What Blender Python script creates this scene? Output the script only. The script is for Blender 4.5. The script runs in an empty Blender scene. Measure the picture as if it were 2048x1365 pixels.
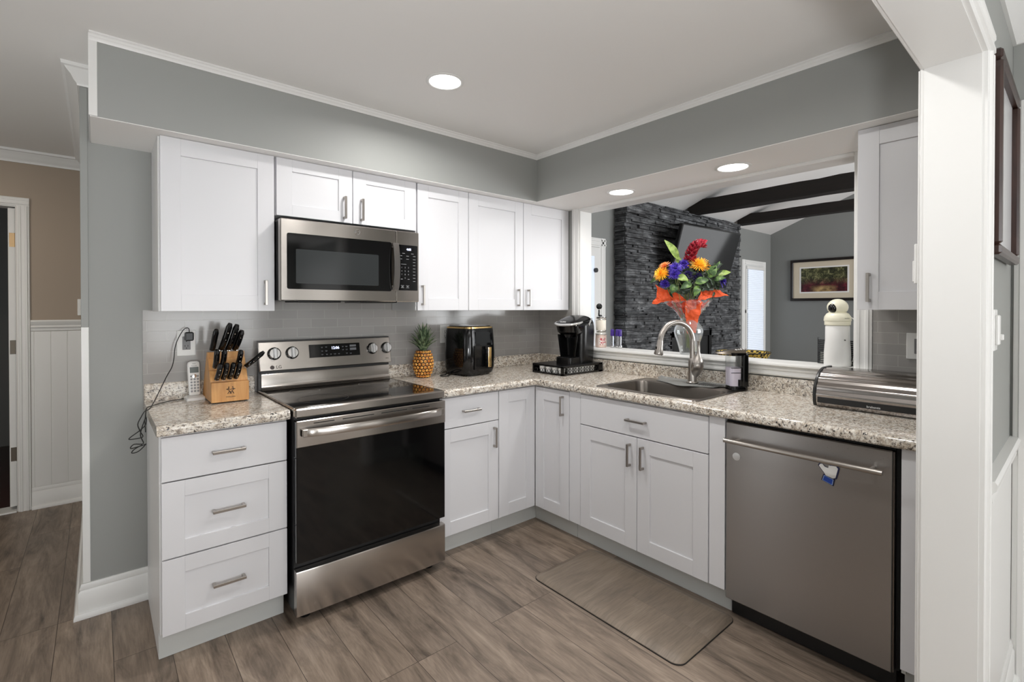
import bpy, bmesh, math, random
from mathutils import Vector, Matrix, noise

# ------------------------------------------------------------------ scene, camera, light
SC = bpy.context.scene
COL = SC.collection
PI = math.pi
random.seed(7)
SC.view_settings.view_transform = 'Standard'
SC.view_settings.look = 'None'
SC.view_settings.gamma = 1
SC.view_settings.use_curve_mapping = False
SC.view_settings.exposure = -0.08
SC.cycles.use_denoising = True
SC.cycles.max_bounces = 10
SC.cycles.diffuse_bounces = 6
SC.cycles.glossy_bounces = 5
SC.cycles.transparent_max_bounces = 24
SC.cycles.sample_clamp_indirect = 6.0
SC.cycles.caustics_reflective = False
SC.cycles.caustics_refractive = False

cam = bpy.data.cameras.new('camera')
cam.sensor_width = 36
cam.lens = 976.76 / 2048 * 36
cam.shift_y = -(682.5 - 625.32) / 2048
cam.clip_start = 0.02
CAM = bpy.data.objects.new('camera', cam)
COL.objects.link(CAM)
CAM.location = (-2.755, -2.9015, 1.380)
CAM.rotation_euler = (PI / 2 - 0.0083, 0, math.radians(49.70) - PI / 2)
SC.camera = CAM

W = bpy.data.worlds.new('world')
SC.world = W
W.use_nodes = True
W.node_tree.nodes['Background'].inputs[0].default_value = (0.78, 0.87, 1.0, 1)
W.node_tree.nodes['Background'].inputs[1].default_value = 0.6


def area(name, loc, rot, sx, sy, power, col=(1, 1, 1), shape='RECTANGLE', spread=180):
    l = bpy.data.lights.new(name, 'AREA')
    l.shape = shape
    l.size = sx
    l.size_y = sy
    l.energy = power
    l.color = col
    l.spread = math.radians(spread)
    o = bpy.data.objects.new(name, l)
    o.location = loc
    o.rotation_euler = rot
    COL.objects.link(o)
    return o


DAY = (0.96, 0.98, 1.0)
# daylight entering the dining room behind the camera through its windows
area('daylight_back_window', (-3.55, -6.42, 1.45), (PI / 2, 0, 0), 1.5, 1.5, 10, DAY)
area('daylight_back_window', (-1.45, -6.42, 1.45), (PI / 2, 0, 0), 1.5, 1.5, 54, DAY)
area('dining_side_fill', (-4.72, -4.3, 1.1), (PI / 2, 0, -PI / 2), 1.9, 2.0, 5, DAY)  # added fill light in front of the solid left wall
# added fill light under the dining ceiling, no fixture known there
area('dining_fill_light', (-2.3, -4.2, 2.40), (0, 0, 0), 0.5, 0.5, 10, (1, 0.97, 0.93), 'DISK')
# added point light behind the camera, standing in for a flash
pl = bpy.data.lights.new('flash_fill_light', 'POINT')
pl.energy = 5
pl.color = (0.985, 0.99, 1.0)
pl.shadow_soft_size = 0.12
po = bpy.data.objects.new('flash_fill_light', pl)
po.location = (-1.72, -3.45, 0.93)
COL.objects.link(po)
# added uplight aimed up and forward to brighten the kitchen ceiling
area('flash_fill_light', (-3.05, -3.45, 1.0), (2.70, -0.15, 0), 0.34, 0.34, 50, (0.985, 0.99, 1.0), 'DISK')
# added narrow light meant to streak the dishwasher door, no window known there
area('dishwasher_streak_light', (-4.73, -0.40, 1.1), (PI / 2, 0, -PI / 2), 0.22, 1.7, 8, DAY)
# living room: unseen added fill light, then daylight from the gable window
area('living_fill_light', (2.6, -4.9, 1.6), (PI / 2, 0, 0), 3.0, 1.8, 175, DAY)
area('daylight_gable_window', (4.60, -2.25, 1.45), (PI / 2, 0, PI / 2), 1.0, 1.3, 5, DAY)
# added warm fill light tinting the hallway
area('hall_fill_light', (-3.7, 0.7, 2.42), (0, 0, 0), 0.25, 0.25, 8, (1, 0.86, 0.70), 'DISK')


# ------------------------------------------------------------------ materials
def s(r, g, b):
    def f(c):
        c /= 255.0
        return c / 12.92 if c <= 0.04045 else ((c + 0.055) / 1.055) ** 2.4
    return (f(r), f(g), f(b), 1)


def mat(name, col, rough=0.5, metal=0.0, **kw):
    m = bpy.data.materials.new(name)
    m.use_nodes = True
    b = m.node_tree.nodes['Principled BSDF']
    b.inputs['Base Color'].default_value = col
    b.inputs['Roughness'].default_value = rough
    b.inputs['Metallic'].default_value = metal
    for k, v in kw.items():
        b.inputs[k.replace('_', ' ')].default_value = v
    return m


class N:
    """small helper around a material's node tree"""
    def __init__(self, m):
        self.t = m.node_tree
        self.b = self.t.nodes['Principled BSDF']

    def new(self, typ, **kw):
        n = self.t.nodes.new(typ)
        for k, v in kw.items():
            if k in n.inputs:
                n.inputs[k].default_value = v
            else:
                setattr(n, k, v)
        return n

    def link(self, a, b):
        self.t.links.new(a, b)

    def coord(self, scale=(1, 1, 1), rot=(0, 0, 0), loc=(0, 0, 0)):
        tc = self.new('ShaderNodeTexCoord')
        mp = self.new('ShaderNodeMapping')
        mp.inputs['Scale'].default_value = scale
        mp.inputs['Rotation'].default_value = rot
        mp.inputs['Location'].default_value = loc
        self.link(tc.outputs['Object'], mp.inputs['Vector'])
        return mp.outputs['Vector']

    def noise(self, vec, scale, detail=3, rough=0.55, dist=0.0):
        n = self.new('ShaderNodeTexNoise')
        n.inputs['Scale'].default_value = scale
        n.inputs['Detail'].default_value = detail
        n.inputs['Roughness'].default_value = rough
        n.inputs['Distortion'].default_value = dist
        self.link(vec, n.inputs['Vector'])
        return n.outputs['Fac']

    def ramp(self, fac, stops):
        r = self.new('ShaderNodeValToRGB')
        e = r.color_ramp.elements
        while len(e) < len(stops):
            e.new(0.5)
        for i, (p, c) in enumerate(stops):
            e[i].position = p
            e[i].color = c
        self.link(fac, r.inputs['Fac'])
        return r.outputs['Color']

    def mix(self, fac, a, b, mode='MIX'):
        n = self.new('ShaderNodeMix', data_type='RGBA', blend_type=mode)
        for sock, v in ((n.inputs[0], fac), (n.inputs[6], a), (n.inputs[7], b)):
            if hasattr(v, 'is_linked') or hasattr(v, 'links'):
                self.link(v, sock)
            else:
                sock.default_value = v
        return n.outputs[2]

    def bump(self, h, strength=0.2, dist=0.002):
        n = self.new('ShaderNodeBump')
        n.inputs['Strength'].default_value = strength
        n.inputs['Distance'].default_value = dist
        self.link(h, n.inputs['Height'])
        self.link(n.outputs['Normal'], self.b.inputs['Normal'])
        return n

    def color(self, c):
        self.link(c, self.b.inputs['Base Color'])

    def rough(self, c):
        self.link(c, self.b.inputs['Roughness'])


def paint(name, col, rough=0.55):
    m = mat(name, col, rough)
    if 'wall' in name or 'ceiling' in name:
        n = N(m)
        v = n.coord()
        n.bump(n.noise(v, 180, 2), 0.04, 0.001)
    return m


M = {}
M['grey_paint'] = paint('grey_wall_paint', s(157, 159, 156))
M['grey_dark'] = paint('slate_wall_paint', s(134, 136, 134))
M['beige_paint'] = paint('beige_wall_paint', s(166, 151, 135))
M['white_paint'] = paint('white_trim_paint', s(232, 232, 230), 0.38)
M['ceiling'] = paint('ceiling_paint', s(240, 239, 237), 0.8)
M['cabinet'] = paint('white_cabinet_lacquer', s(221, 221, 224), 0.32)
M['cab_side'] = paint('white_cabinet_carcass', s(226, 226, 226), 0.4)
M['toe'] = paint('toe_kick_board', s(204, 206, 204), 0.5)
M['black'] = mat('black_plastic', s(20, 20, 21), 0.35)
M['gloss_black'] = mat('gloss_black_plastic', s(11, 11, 12), 0.1)
M['satin_black'] = mat('satin_black_metal', s(10, 10, 11), 0.26)
M['glass_black'] = mat('black_glass', s(6, 6, 7), 0.06)
M['dark_gap'] = mat('dark_recess', s(14, 14, 14), 0.7)
M['window_dark'] = mat('oven_window_glass', s(11, 12, 12), 0.08)
M['white_plastic'] = mat('white_plastic', s(232, 232, 230), 0.35)
M['cream_plastic'] = mat('cream_plastic', s(236, 233, 212), 0.3)
M['chrome'] = mat('polished_chrome', s(220, 220, 220), 0.08, 1)
M['gold'] = mat('polished_gold_metal', s(236, 200, 140), 0.15, 1)
M['text_white'] = mat('white_printing', s(235, 235, 235), 0.5)
M['text_dark'] = mat('dark_printing', s(35, 30, 28), 0.5)
M['screen_text'] = mat('lit_digits', s(220, 225, 255), 0.5, Emission_Color=s(215, 222, 255), Emission_Strength=1.6)
M['lens'] = mat('lit_lamp_lens', s(255, 255, 250), 0.5, Emission_Color=(1, 0.98, 0.95, 1), Emission_Strength=6.0)
M['cord'] = mat('black_cable_rubber', s(22, 22, 22), 0.5)
M['glass'] = mat('clear_glass', (1, 1, 1, 1), 0.02, 0, Transmission_Weight=1.0, IOR=1.45)


def steel(name, col, rough, streak, axis):
    m = mat(name, col, rough, 1.0)
    n = N(m)
    sc = [streak, streak, streak]
    sc[axis] = 0.8
    v = n.coord(tuple(sc))
    f = n.noise(v, 1.0, 3)
    r = n.new('ShaderNodeMapRange')
    r.inputs['To Min'].default_value = rough - 0.03
    r.inputs['To Max'].default_value = rough + 0.05
    n.link(f, r.inputs['Value'])
    n.rough(r.outputs['Result'])
    n.bump(f, 0.02, 0.0003)
    n.b.inputs['Anisotropic'].default_value = 0.75
    tv_ = n.new('ShaderNodeCombineXYZ')
    tv_.inputs[2 if axis != 2 else 0].default_value = 1.0
    if 'rolled' in name:
        tv_.inputs[2].default_value = 0.0
        tv_.inputs[1].default_value = 1.0
    n.link(tv_.outputs[0], n.b.inputs['Tangent'])
    return m


M['steel'] = steel('brushed_stainless_steel', s(190, 184, 178), 0.2, 300, 0)
M['steel_v'] = steel('brushed_stainless_steel_door', s(162, 159, 157), 0.28, 300, 1)
M['steel_h'] = steel('polished_rolled_steel', s(168, 162, 158), 0.14, 300, 1)
M['nickel'] = steel('brushed_nickel', s(176, 170, 164), 0.3, 200, 2)
M['sink_steel'] = steel('satin_sink_steel', s(140, 134, 128), 0.3, 150, 1)


def granite():
    m = mat('speckled_granite_laminate', s(200, 192, 180), 0.13)
    n = N(m)
    v = n.coord((1, 1, 1))
    vs = n.coord((1.0, 1.5, 1.3), (0, 0, 0.6))
    base = n.ramp(n.noise(vs, 34, 6, 0.68, 0.8), [(0.34, s(158, 144, 130)), (0.44, s(196, 184, 168)),
                                               (0.52, s(226, 219, 208)), (0.66, s(238, 234, 226))])
    grey = n.ramp(n.noise(vs, 85, 4, 0.65, 0.5), [(0.53, (0, 0, 0, 1)), (0.60, (1, 1, 1, 1))])
    c = n.mix(grey, base, s(140, 130, 121))
    blk = n.ramp(n.noise(v, 120, 3, 0.6, 0.3), [(0.575, (0, 0, 0, 1)), (0.61, (1, 1, 1, 1))])
    blk2 = n.ramp(n.noise(v, 22, 3, 0.6), [(0.42, (0, 0, 0, 1)), (0.54, (1, 1, 1, 1))])
    bm = n.mix(1.0, blk, blk2, 'MULTIPLY')
    c2 = n.mix(bm, c, s(40, 36, 36))
    n.color(c2)
    return m


M['granite'] = granite()


def tile():
    m = mat('grey_glass_subway_tile', s(150, 148, 146), 0.12)
    n = N(m)
    tc = n.new('ShaderNodeTexCoord')
    sep = n.new('ShaderNodeSeparateXYZ')
    n.link(tc.outputs['Object'], sep.inputs[0])
    add = n.new('ShaderNodeMath', operation='ADD')
    n.link(sep.outputs[0], add.inputs[0])
    n.link(sep.outputs[1], add.inputs[1])
    cmb = n.new('ShaderNodeCombineXYZ')
    n.link(add.outputs[0], cmb.inputs[0])
    n.link(sep.outputs[2], cmb.inputs[1])
    br = n.new('ShaderNodeTexBrick')
    br.offset = 0.5
    br.inputs['Scale'].default_value = 1
    br.inputs['Brick Width'].default_value = 0.152
    br.inputs['Row Height'].default_value = 0.0508
    br.inputs['Mortar Size'].default_value = 0.0016
    br.inputs['Mortar Smooth'].default_value = 0.2
    br.inputs['Color1'].default_value = s(168, 165, 162)
    br.inputs['Color2'].default_value = s(161, 159, 156)
    br.inputs['Mortar'].default_value = s(182, 180, 177)
    n.link(cmb.outputs[0], br.inputs['Vector'])
    n.color(br.outputs['Color'])
    inv = n.new('ShaderNodeMath', operation='SUBTRACT')
    inv.inputs[0].default_value = 1
    n.link(br.outputs['Fac'], inv.inputs[1])
    n.bump(inv.outputs[0], 0.5, 0.002)
    return m


M['tile'] = tile()


def planks(name, cols, width, length, along_y, line, hue=1.0, rough=0.42, knots=True):
    m = mat(name, cols[1], rough)
    n = N(m)
    tc = n.new('ShaderNodeTexCoord')
    sep = n.new('ShaderNodeSeparateXYZ')
    n.link(tc.outputs['Object'], sep.inputs[0])
    cmb = n.new('ShaderNodeCombineXYZ')
    a, b = (1, 0) if along_y else (0, 1)
    n.link(sep.outputs[a], cmb.inputs[0])
    n.link(sep.outputs[b], cmb.inputs[1])
    br = n.new('ShaderNodeTexBrick')
    br.offset = 0.37
    br.offset_frequency = 3
    br.inputs['Scale'].default_value = 1
    br.inputs['Brick Width'].default_value = length
    br.inputs['Row Height'].default_value = width
    br.inputs['Mortar Size'].default_value = 0.0012
    br.inputs['Mortar Smooth'].default_value = 0.1
    br.inputs['Bias'].default_value = 0.0
    br.inputs['Color1'].default_value = (0, 0, 0, 1)
    br.inputs['Color2'].default_value = (1, 1, 1, 1)
    br.inputs['Mortar'].default_value = (0.5, 0.5, 0.5, 1)
    n.link(cmb.outputs[0], br.inputs['Vector'])
    # shift the grain from plank to plank
    sh = n.new('ShaderNodeVectorMath', operation='SCALE')
    n.link(br.outputs['Color'], sh.inputs[0])
    sh.inputs['Scale'].default_value = 7.0
    ad = n.new('ShaderNodeVectorMath', operation='ADD')
    n.link(cmb.outputs[0], ad.inputs[0])
    n.link(sh.outputs[0], ad.inputs[1])
    mp = n.new('ShaderNodeMapping')
    mp.inputs['Scale'].default_value = (1.0, 5.5, 1)
    n.link(ad.outputs[0], mp.inputs['Vector'])
    grain = n.noise(mp.outputs[0], 2.4, 9, 0.66, 0.8)
    mp2 = n.new('ShaderNodeMapping')
    mp2.inputs['Scale'].default_value = (4, 60, 1)
    n.link(ad.outputs[0], mp2.inputs['Vector'])
    fine = n.noise(mp2.outputs[0], 2.5, 4, 0.6, 0.4)
    col = n.ramp(grain, [(0.28, cols[0]), (0.43, cols[1]), (0.58, cols[2]), (0.76, cols[3])])
    fc = n.ramp(fine, [(0.30, (0.74, 0.73, 0.72, 1)), (0.55, (1.02, 1.01, 1.0, 1)), (0.75, (1.16, 1.15, 1.13, 1))])
    c = n.mix(0.75, col, fc, 'MULTIPLY')
    tone = n.ramp(br.outputs['Color'], [(0.0, (0.86, 0.86, 0.87, 1)), (1.0, (1.10, 1.08, 1.06, 1))])
    c = n.mix(1.0, c, tone, 'MULTIPLY')
    if knots:
        mp3 = n.new('ShaderNodeMapping')
        mp3.inputs['Scale'].default_value = (2.0, 4.6, 1)
        n.link(ad.outputs[0], mp3.inputs['Vector'])
        vo = n.new('ShaderNodeTexVoronoi')
        vo.inputs['Scale'].default_value = 1.0
        n.link(mp3.outputs[0], vo.inputs['Vector'])
        k = n.ramp(vo.outputs['Distance'], [(0.03, (0.36, 0.33, 0.31, 1)), (0.09, (0.74, 0.72, 0.70, 1)), (0.14, (0.92, 0.91, 0.9, 1)), (0.17, (0.78, 0.77, 0.76, 1)), (0.26, (1, 1, 1, 1))])
        c = n.mix(0.85, c, k, 'MULTIPLY')
    gap = n.mix(br.outputs['Fac'], c, line)
    n.color(gap)
    n.bump(fine, 0.12, 0.001)
    return m


M['floor'] = planks('grey_oak_plank_floor', [s(72, 62, 54), s(120, 107, 95), s(146, 131, 117), s(174, 159, 143)],
                    0.181, 1.22, True, s(62, 52, 44))
M['mat'] = planks('wood_look_mat_vinyl', [s(112, 101, 89), s(126, 114, 101), s(136, 123, 109), s(152, 140, 126)],
                  0.6, 9.0, False, s(120, 105, 90), knots=False)
M['dark_floor'] = mat('dark_cherry_floor', s(60, 26, 18), 0.3)


def wood(name, c0, c1, scale, rough=0.4, axis=2):
    m = mat(name, c0, rough)
    n = N(m)
    sc = [scale * 9] * 3
    sc[axis] = scale
    v = n.coord(tuple(sc))
    f = n.noise(v, 1.0, 5, 0.6, 0.6)
    n.color(n.ramp(f, [(0.3, c0), (0.7, c1)]))
    n.bump(f, 0.15, 0.001)
    return m


M['bamboo'] = wood('bamboo_wood', s(178, 122, 62), s(214, 162, 98), 4)
M['beam'] = wood('dark_stained_timber', s(20, 15, 12), s(32, 25, 21), 3, 0.75, 1)
M['frame_dark'] = wood('dark_brown_wood', s(38, 24, 20), s(66, 42, 34), 6, 0.3)
M['frame_black'] = wood('black_brown_wood', s(20, 15, 14), s(34, 26, 23), 6, 0.35)
M['table_wood'] = wood('brown_table_wood', s(90, 62, 40), s(120, 86, 58), 4, 0.4, 0)


def stone():
    m = mat('charcoal_ledgestone', s(70, 72, 74), 0.75)
    n = N(m)
    v = n.coord((1, 1, 2.4))
    f = n.noise(v, 9, 7, 0.68, 0.5)
    f2 = n.noise(n.coord((1, 1, 3)), 2.6, 3, 0.5)
    c = n.ramp(f, [(0.30, s(34, 35, 37)), (0.47, s(72, 73, 75)), (0.60, s(104, 106, 108)), (0.76, s(156, 157, 158))])
    c = n.mix(0.5, c, n.ramp(f2, [(0.35, (0.6, 0.6, 0.6, 1)), (0.65, (1.2, 1.2, 1.2, 1))]), 'MULTIPLY')
    vo = n.new('ShaderNodeTexVoronoi')
    vo.inputs['Scale'].default_value = 1.0
    n.link(n.coord((6, 6, 42)), vo.inputs['Vector'])
    sp = n.new('ShaderNodeSeparateColor')
    n.link(vo.outputs['Color'], sp.inputs[0])
    n.color(n.mix(0.8, c, n.ramp(sp.outputs[0], [(0.0, (0.55, 0.55, 0.56, 1)), (0.6, (1.0, 1.0, 1.0, 1)), (1.0, (1.7, 1.7, 1.7, 1))]), 'MULTIPLY'))
    n.bump(n.noise(v, 30, 6, 0.7), 0.7, 0.01)
    return m


M['stone'] = stone()


def artwork():
    m = mat('painted_landscape', s(90, 70, 50), 0.4)
    n = N(m)
    v = n.coord((1, 1, 1))
    sep = n.new('ShaderNodeSeparateXYZ')
    n.link(n.new('ShaderNodeTexCoord').outputs['Object'], sep.inputs[0])
    f = n.noise(v, 20, 8, 0.75, 1.0)
    trees = n.ramp(f, [(0.38, s(16, 18, 12)), (0.5, s(70, 72, 44)), (0.60, s(140, 138, 98)), (0.72, s(190, 184, 146))])
    shrubs = n.ramp(n.noise(v, 22, 5, 0.7, 0.5), [(0.36, s(22, 8, 12)), (0.54, s(74, 18, 30)), (0.68, s(120, 40, 54))])
    path = n.ramp(n.noise(v, 18, 4), [(0.3, s(84, 60, 34)), (0.6, s(190, 160, 110))])
    # lower part red shrubs, a light path in the middle bottom
    low = n.new('ShaderNodeMapRange')
    low.inputs['From Min'].default_value = 0.03
    low.inputs['From Max'].default_value = -0.07
    n.link(sep.outputs[2], low.inputs['Value'])
    c = n.mix(low.outputs[0], trees, shrubs)
    ab = n.new('ShaderNodeMath', operation='ABSOLUTE')
    n.link(sep.outputs[1], ab.inputs[0])
    pm = n.new('ShaderNodeMapRange')
    pm.inputs['From Min'].default_value = 0.17
    pm.inputs['From Max'].default_value = 0.06
    n.link(ab.outputs[0], pm.inputs['Value'])
    lo2 = n.new('ShaderNodeMapRange')
    lo2.inputs['From Min'].default_value = -0.07
    lo2.inputs['From Max'].default_value = -0.11
    n.link(sep.outputs[2], lo2.inputs['Value'])
    mu = n.new('ShaderNodeMath', operation='MULTIPLY')
    n.link(pm.outputs[0], mu.inputs[0])
    n.link(lo2.outputs[0], mu.inputs[1])
    n.color(n.mix(mu.outputs[0], c, path))
    return m


M['art'] = artwork()


def speckle(name, c0, c1, scale, rough=0.5, lo=0.45, hi=0.55):
    m = mat(name, c0, rough)
    n = N(m)
    n.color(n.ramp(n.noise(n.coord(), scale, 4), [(lo, c0), (hi, c1)]))
    return m


# ------------------------------------------------------------------ mesh helpers
def rr(x0, x1, y0, y1, r, n=5):
    pts = []
    for cx, cy, a in ((x1 - r, y1 - r, 0), (x0 + r, y1 - r, 90), (x0 + r, y0 + r, 180), (x1 - r, y0 + r, 270)):
        for i in range(n + 1):
            t = math.radians(a + 90 * i / n)
            pts.append((cx + r * math.cos(t), cy + r * math.sin(t)))
    return pts


class MB:
    def __init__(self):
        self.bm = bmesh.new()
        self.mi = 0

    def _merge(self, b, Mx=None):
        if Mx is not None:
            b.transform(Mx)
        me = bpy.data.meshes.new('tmp')
        for f in b.faces:
            f.material_index = self.mi
        b.to_mesh(me)
        b.free()
        self.bm.from_mesh(me)
        bpy.data.meshes.remove(me)
        return self

    def m(self, i):
        self.mi = i
        return self

    def box(self, x0, x1, y0, y1, z0, z1, bev=0.0, Mx=None, seg=1):
        b = bmesh.new()
        vs = [b.verts.new((x, y, z)) for x in (x0, x1) for y in (y0, y1) for z in (z0, z1)]
        for q in ((0, 1, 3, 2), (4, 6, 7, 5), (0, 4, 5, 1), (2, 3, 7, 6), (0, 2, 6, 4), (1, 5, 7, 3)):
            b.faces.new([vs[i] for i in q])
        bmesh.ops.recalc_face_normals(b, faces=b.faces)
        if bev > 0:
            bmesh.ops.bevel(b, geom=list(b.edges), offset=bev, segments=seg, profile=0.5, affect='EDGES')
        return self._merge(b, Mx)

    def loft(self, loops, cap0=True, cap1=True, closed=True, Mx=None):
        b = bmesh.new()
        L = [[b.verts.new(p) for p in lp] for lp in loops]
        k = len(loops[0])
        for a, c in zip(L[:-1], L[1:]):
            for i in range(k if closed else k - 1):
                j = (i + 1) % k
                b.faces.new((a[i], a[j], c[j], c[i]))
        if cap0:
            b.faces.new(list(reversed(L[0])))
        if cap1:
            b.faces.new(L[-1])
        bmesh.ops.recalc_face_normals(b, faces=b.faces)
        return self._merge(b, Mx)

    def prism(self, poly, axis, a0, a1, Mx=None, bev=0.0):
        """poly: 2-D outline in the other two axes (in x,y,z order)"""
        def p3(p, a):
            q = list(p)
            q.insert(axis, a)
            return tuple(q)
        if bev <= 0:
            return self.loft([[p3(p, a0) for p in poly], [p3(p, a1) for p in poly]], Mx=Mx)
        b = bmesh.new()
        A = [b.verts.new(p3(p, a0)) for p in poly]
        B = [b.verts.new(p3(p, a1)) for p in poly]
        k = len(poly)
        for i in range(k):
            b.faces.new((A[i], A[(i + 1) % k], B[(i + 1) % k], B[i]))
        fa = b.faces.new(list(reversed(A)))
        fb = b.faces.new(B)
        bmesh.ops.recalc_face_normals(b, faces=b.faces)
        ed = list(set(list(fa.edges) + list(fb.edges)))
        bmesh.ops.bevel(b, geom=ed, offset=bev, segments=1, profile=0.5, affect='EDGES')
        return self._merge(b, Mx)

    def lathe(self, prof, c=(0, 0, 0), n=32, Mx=None, cap=True):
        loops = []
        for r, z in prof:
            loops.append([(c[0] + max(r, 1e-5) * math.cos(2 * PI * i / n), c[1] + max(r, 1e-5) * math.sin(2 * PI * i / n), c[2] + z)
                          for i in range(n)])
        return self.loft(loops, cap, cap, True, Mx)

    def tube(self, pts, r, n=8, cap=True, Mx=None, up=None):
        P = [Vector(p) for p in pts]
        R = r if isinstance(r, (list, tuple)) else [r] * len(P)
        loops = []
        prev = None
        for i, p in enumerate(P):
            t = (P[min(i + 1, len(P) - 1)] - P[max(i - 1, 0)]).normalized()
            if prev is None:
                ref = Vector((0, 0, 1)) if abs(t.z) < 0.9 else Vector((1, 0, 0))
                u = t.cross(ref).normalized()
            else:
                u = (prev - t * prev.dot(t)).normalized()
            prev = u
            w = t.cross(u)
            rad = R[i]
            ru, rw = rad if isinstance(rad, (list, tuple)) else (rad, rad)
            loops.append([tuple(p + u * (ru * math.cos(2 * PI * k / n)) + w * (rw * math.sin(2 * PI * k / n))) for k in range(n)])
        return self.loft(loops, cap, cap, True, Mx)

    def cyl(self, p0, p1, r0, r1=None, n=20, Mx=None):
        return self.tube([p0, p1], [r0, r0 if r1 is None else r1], n, True, Mx)

    def ball(self, c, r, n=16, sc=(1, 1, 1), Mx=None):
        b = bmesh.new()
        bmesh.ops.create_uvsphere(b, u_segments=n, v_segments=max(6, n // 2 + 2), radius=r)
        b.transform(Matrix.Translation(c) @ Matrix.Diagonal((*sc, 1)))
        return self._merge(b, Mx)

    def patch(self, rows, thick=0.0, Mx=None):
        b = bmesh.new()
        L = [[b.verts.new(p) for p in row] for row in rows]
        for a, c in zip(L[:-1], L[1:]):
            for i in range(len(a) - 1):
                b.faces.new((a[i], a[i + 1], c[i + 1], c[i]))
        bmesh.ops.recalc_face_normals(b, faces=b.faces)
        if thick:
            bmesh.ops.solidify(b, geom=list(b.faces), thickness=thick)
        return self._merge(b, Mx)

    def build(self, name, mats, parent=None, local=False, smooth=True, angle=35):
        me = bpy.data.meshes.new(name)
        if parent is not None and not local:
            self.bm.transform(wmat(parent).inverted())
        self.bm.to_mesh(me)
        self.bm.free()
        if not isinstance(mats, (list, tuple)):
            mats = [mats]
        for x in mats:
            me.materials.append(x)
        if smooth:
            me.polygons.foreach_set('use_smooth', [True] * len(me.polygons))
            me.set_sharp_from_angle(angle=math.radians(angle))
        o = bpy.data.objects.new(name, me)
        COL.objects.link(o)
        o.parent = parent
        return o


def wmat(o):
    m = Matrix.LocRotScale(o.location, o.rotation_euler, o.scale)
    return wmat(o.parent) @ m if o.parent else m


def tag(o, label, cat=None, group=None, kind=None):
    if label:
        o['label'] = label
    if cat:
        o['category'] = cat
    if group:
        o['group'] = group
    if kind:
        o['kind'] = kind
    return o


def thing(name, label, cat, loc=(0, 0, 0), rz=0.0, group=None):
    o = bpy.data.objects.new(name, None)
    o.empty_display_size = 0.05
    COL.objects.link(o)
    o.location = loc
    o.rotation_euler = (0, 0, rz)
    return tag(o, label, cat, group)


def struct(name, mb, mats, label=None):
    o = mb.build(name, mats)
    o['kind'] = 'structure'
    if label:
        o['label'] = label
    return o


def copy_tree(o, parent=None):
    c = o.copy()
    COL.objects.link(c)
    c.parent = parent
    for ch in list(o.children):
        copy_tree(ch, c)
    return c


def text(name, body, size, m, parent, Mx, extrude=0.0003, align='CENTER', bold=0.0):
    """raised lettering; Mx places the text plane (x right, y up, z out) in the parent's frame"""
    cu = bpy.data.curves.new(name, 'FONT')
    cu.body = body
    cu.size = size
    cu.extrude = extrude
    cu.align_x = align
    cu.align_y = 'CENTER'
    cu.offset = bold
    cu.resolution_u = 3
    cu.materials.append(m)
    o = bpy.data.objects.new(name, cu)
    COL.objects.link(o)
    o.parent = parent
    me = bpy.data.meshes.new_from_object(o)
    bpy.data.objects.remove(o)
    bpy.data.curves.remove(cu)
    o = bpy.data.objects.new(name, me)
    COL.objects.link(o)
    o.parent = parent
    o.matrix_basis = Mx
    return o


T = Matrix.Translation
RX = lambda a: Matrix.Rotation(a, 4, 'X')
RY = lambda a: Matrix.Rotation(a, 4, 'Y')
RZ = lambda a: Matrix.Rotation(a, 4, 'Z')
FRONT = RX(PI / 2)                 # text facing -y, reading along +x


def sweep(path, prof, closed=False):
    """mitred moulding: path of (x, y) points, room on its LEFT side; prof of (out, z)"""
    mb = MB()
    n = len(path)
    loops = []
    for i in range(n):
        p = Vector(path[i])
        d0 = (Vector(path[i]) - Vector(path[i - 1])).normalized() if i else None
        d1 = (Vector(path[i + 1]) - Vector(path[i])).normalized() if i < n - 1 else None
        if d0 is None:
            d0 = d1
        if d1 is None:
            d1 = d0
        n0 = Vector((-d0.y, d0.x))
        n1 = Vector((-d1.y, d1.x))
        k = (n0 + n1)
        k = k / max(k.dot(n0), 1e-4)
        loops.append([(p.x + k.x * a, p.y + k.y * a, z) for a, z in prof])
    return mb.loft(loops)

# ------------------------------------------------------------------ the room
H = 2.447            # ceiling height
SOF = 2.127          # underside of the soffit
CT = 0.935           # top of the counter

mb = MB().box(-4.85, 0.115, -6.6, 1.783, -0.1, 0)
struct('floor', mb, M['floor'])
mb = MB().box(0.115, 4.75, -5.3, 0.16, -0.1, 0)
struct('floor_living', mb, M['table_wood'])
mb = MB().box(-4.85, -2.81, 1.783, 4.2, -0.1, 0.0)
struct('floor_bedroom', mb, M['dark_floor'])
mb = MB().box(-4.85, 0.0, -6.6, 1.9, H, H + 0.1)
struct('ceiling', mb, M['ceiling'])

mb = MB().box(-2.81, -0.0005, 0, 1.783, 0, H)
struct('wall_back', mb, M['grey_paint'])
# hallway end wall with the door opening
mb = MB().box(-3.178, -2.81, 1.7835, 1.9, 0, H).box(-4.0, -3.178, 1.7835, 1.9, 2.076, H).box(-4.85, -4.0, 1.7835, 1.9, 0, H)
struct('wall_hall', mb, M['beige_paint'])
mb = MB().box(-4.85, -2.81, 4.1, 4.2, 0, H).box(-4.85, -4.75, 1.9, 4.1, 0, H).box(-2.9, -2.81, 1.9, 4.1, 0, H).box(-4.85, -2.81, 1.9, 4.2, H, H + .1)
struct('wall_bedroom', mb, M['grey_dark'])
mb = MB().box(-4.85, -4.75, -6.6, 1.783, 0, H)
struct('wall_left', mb, M['grey_paint'])
mb = MB().box(-4.75, -0.16, -6.6, -6.45, 0, H)
struct('wall_dining_back', mb, M['grey_paint'])
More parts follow.
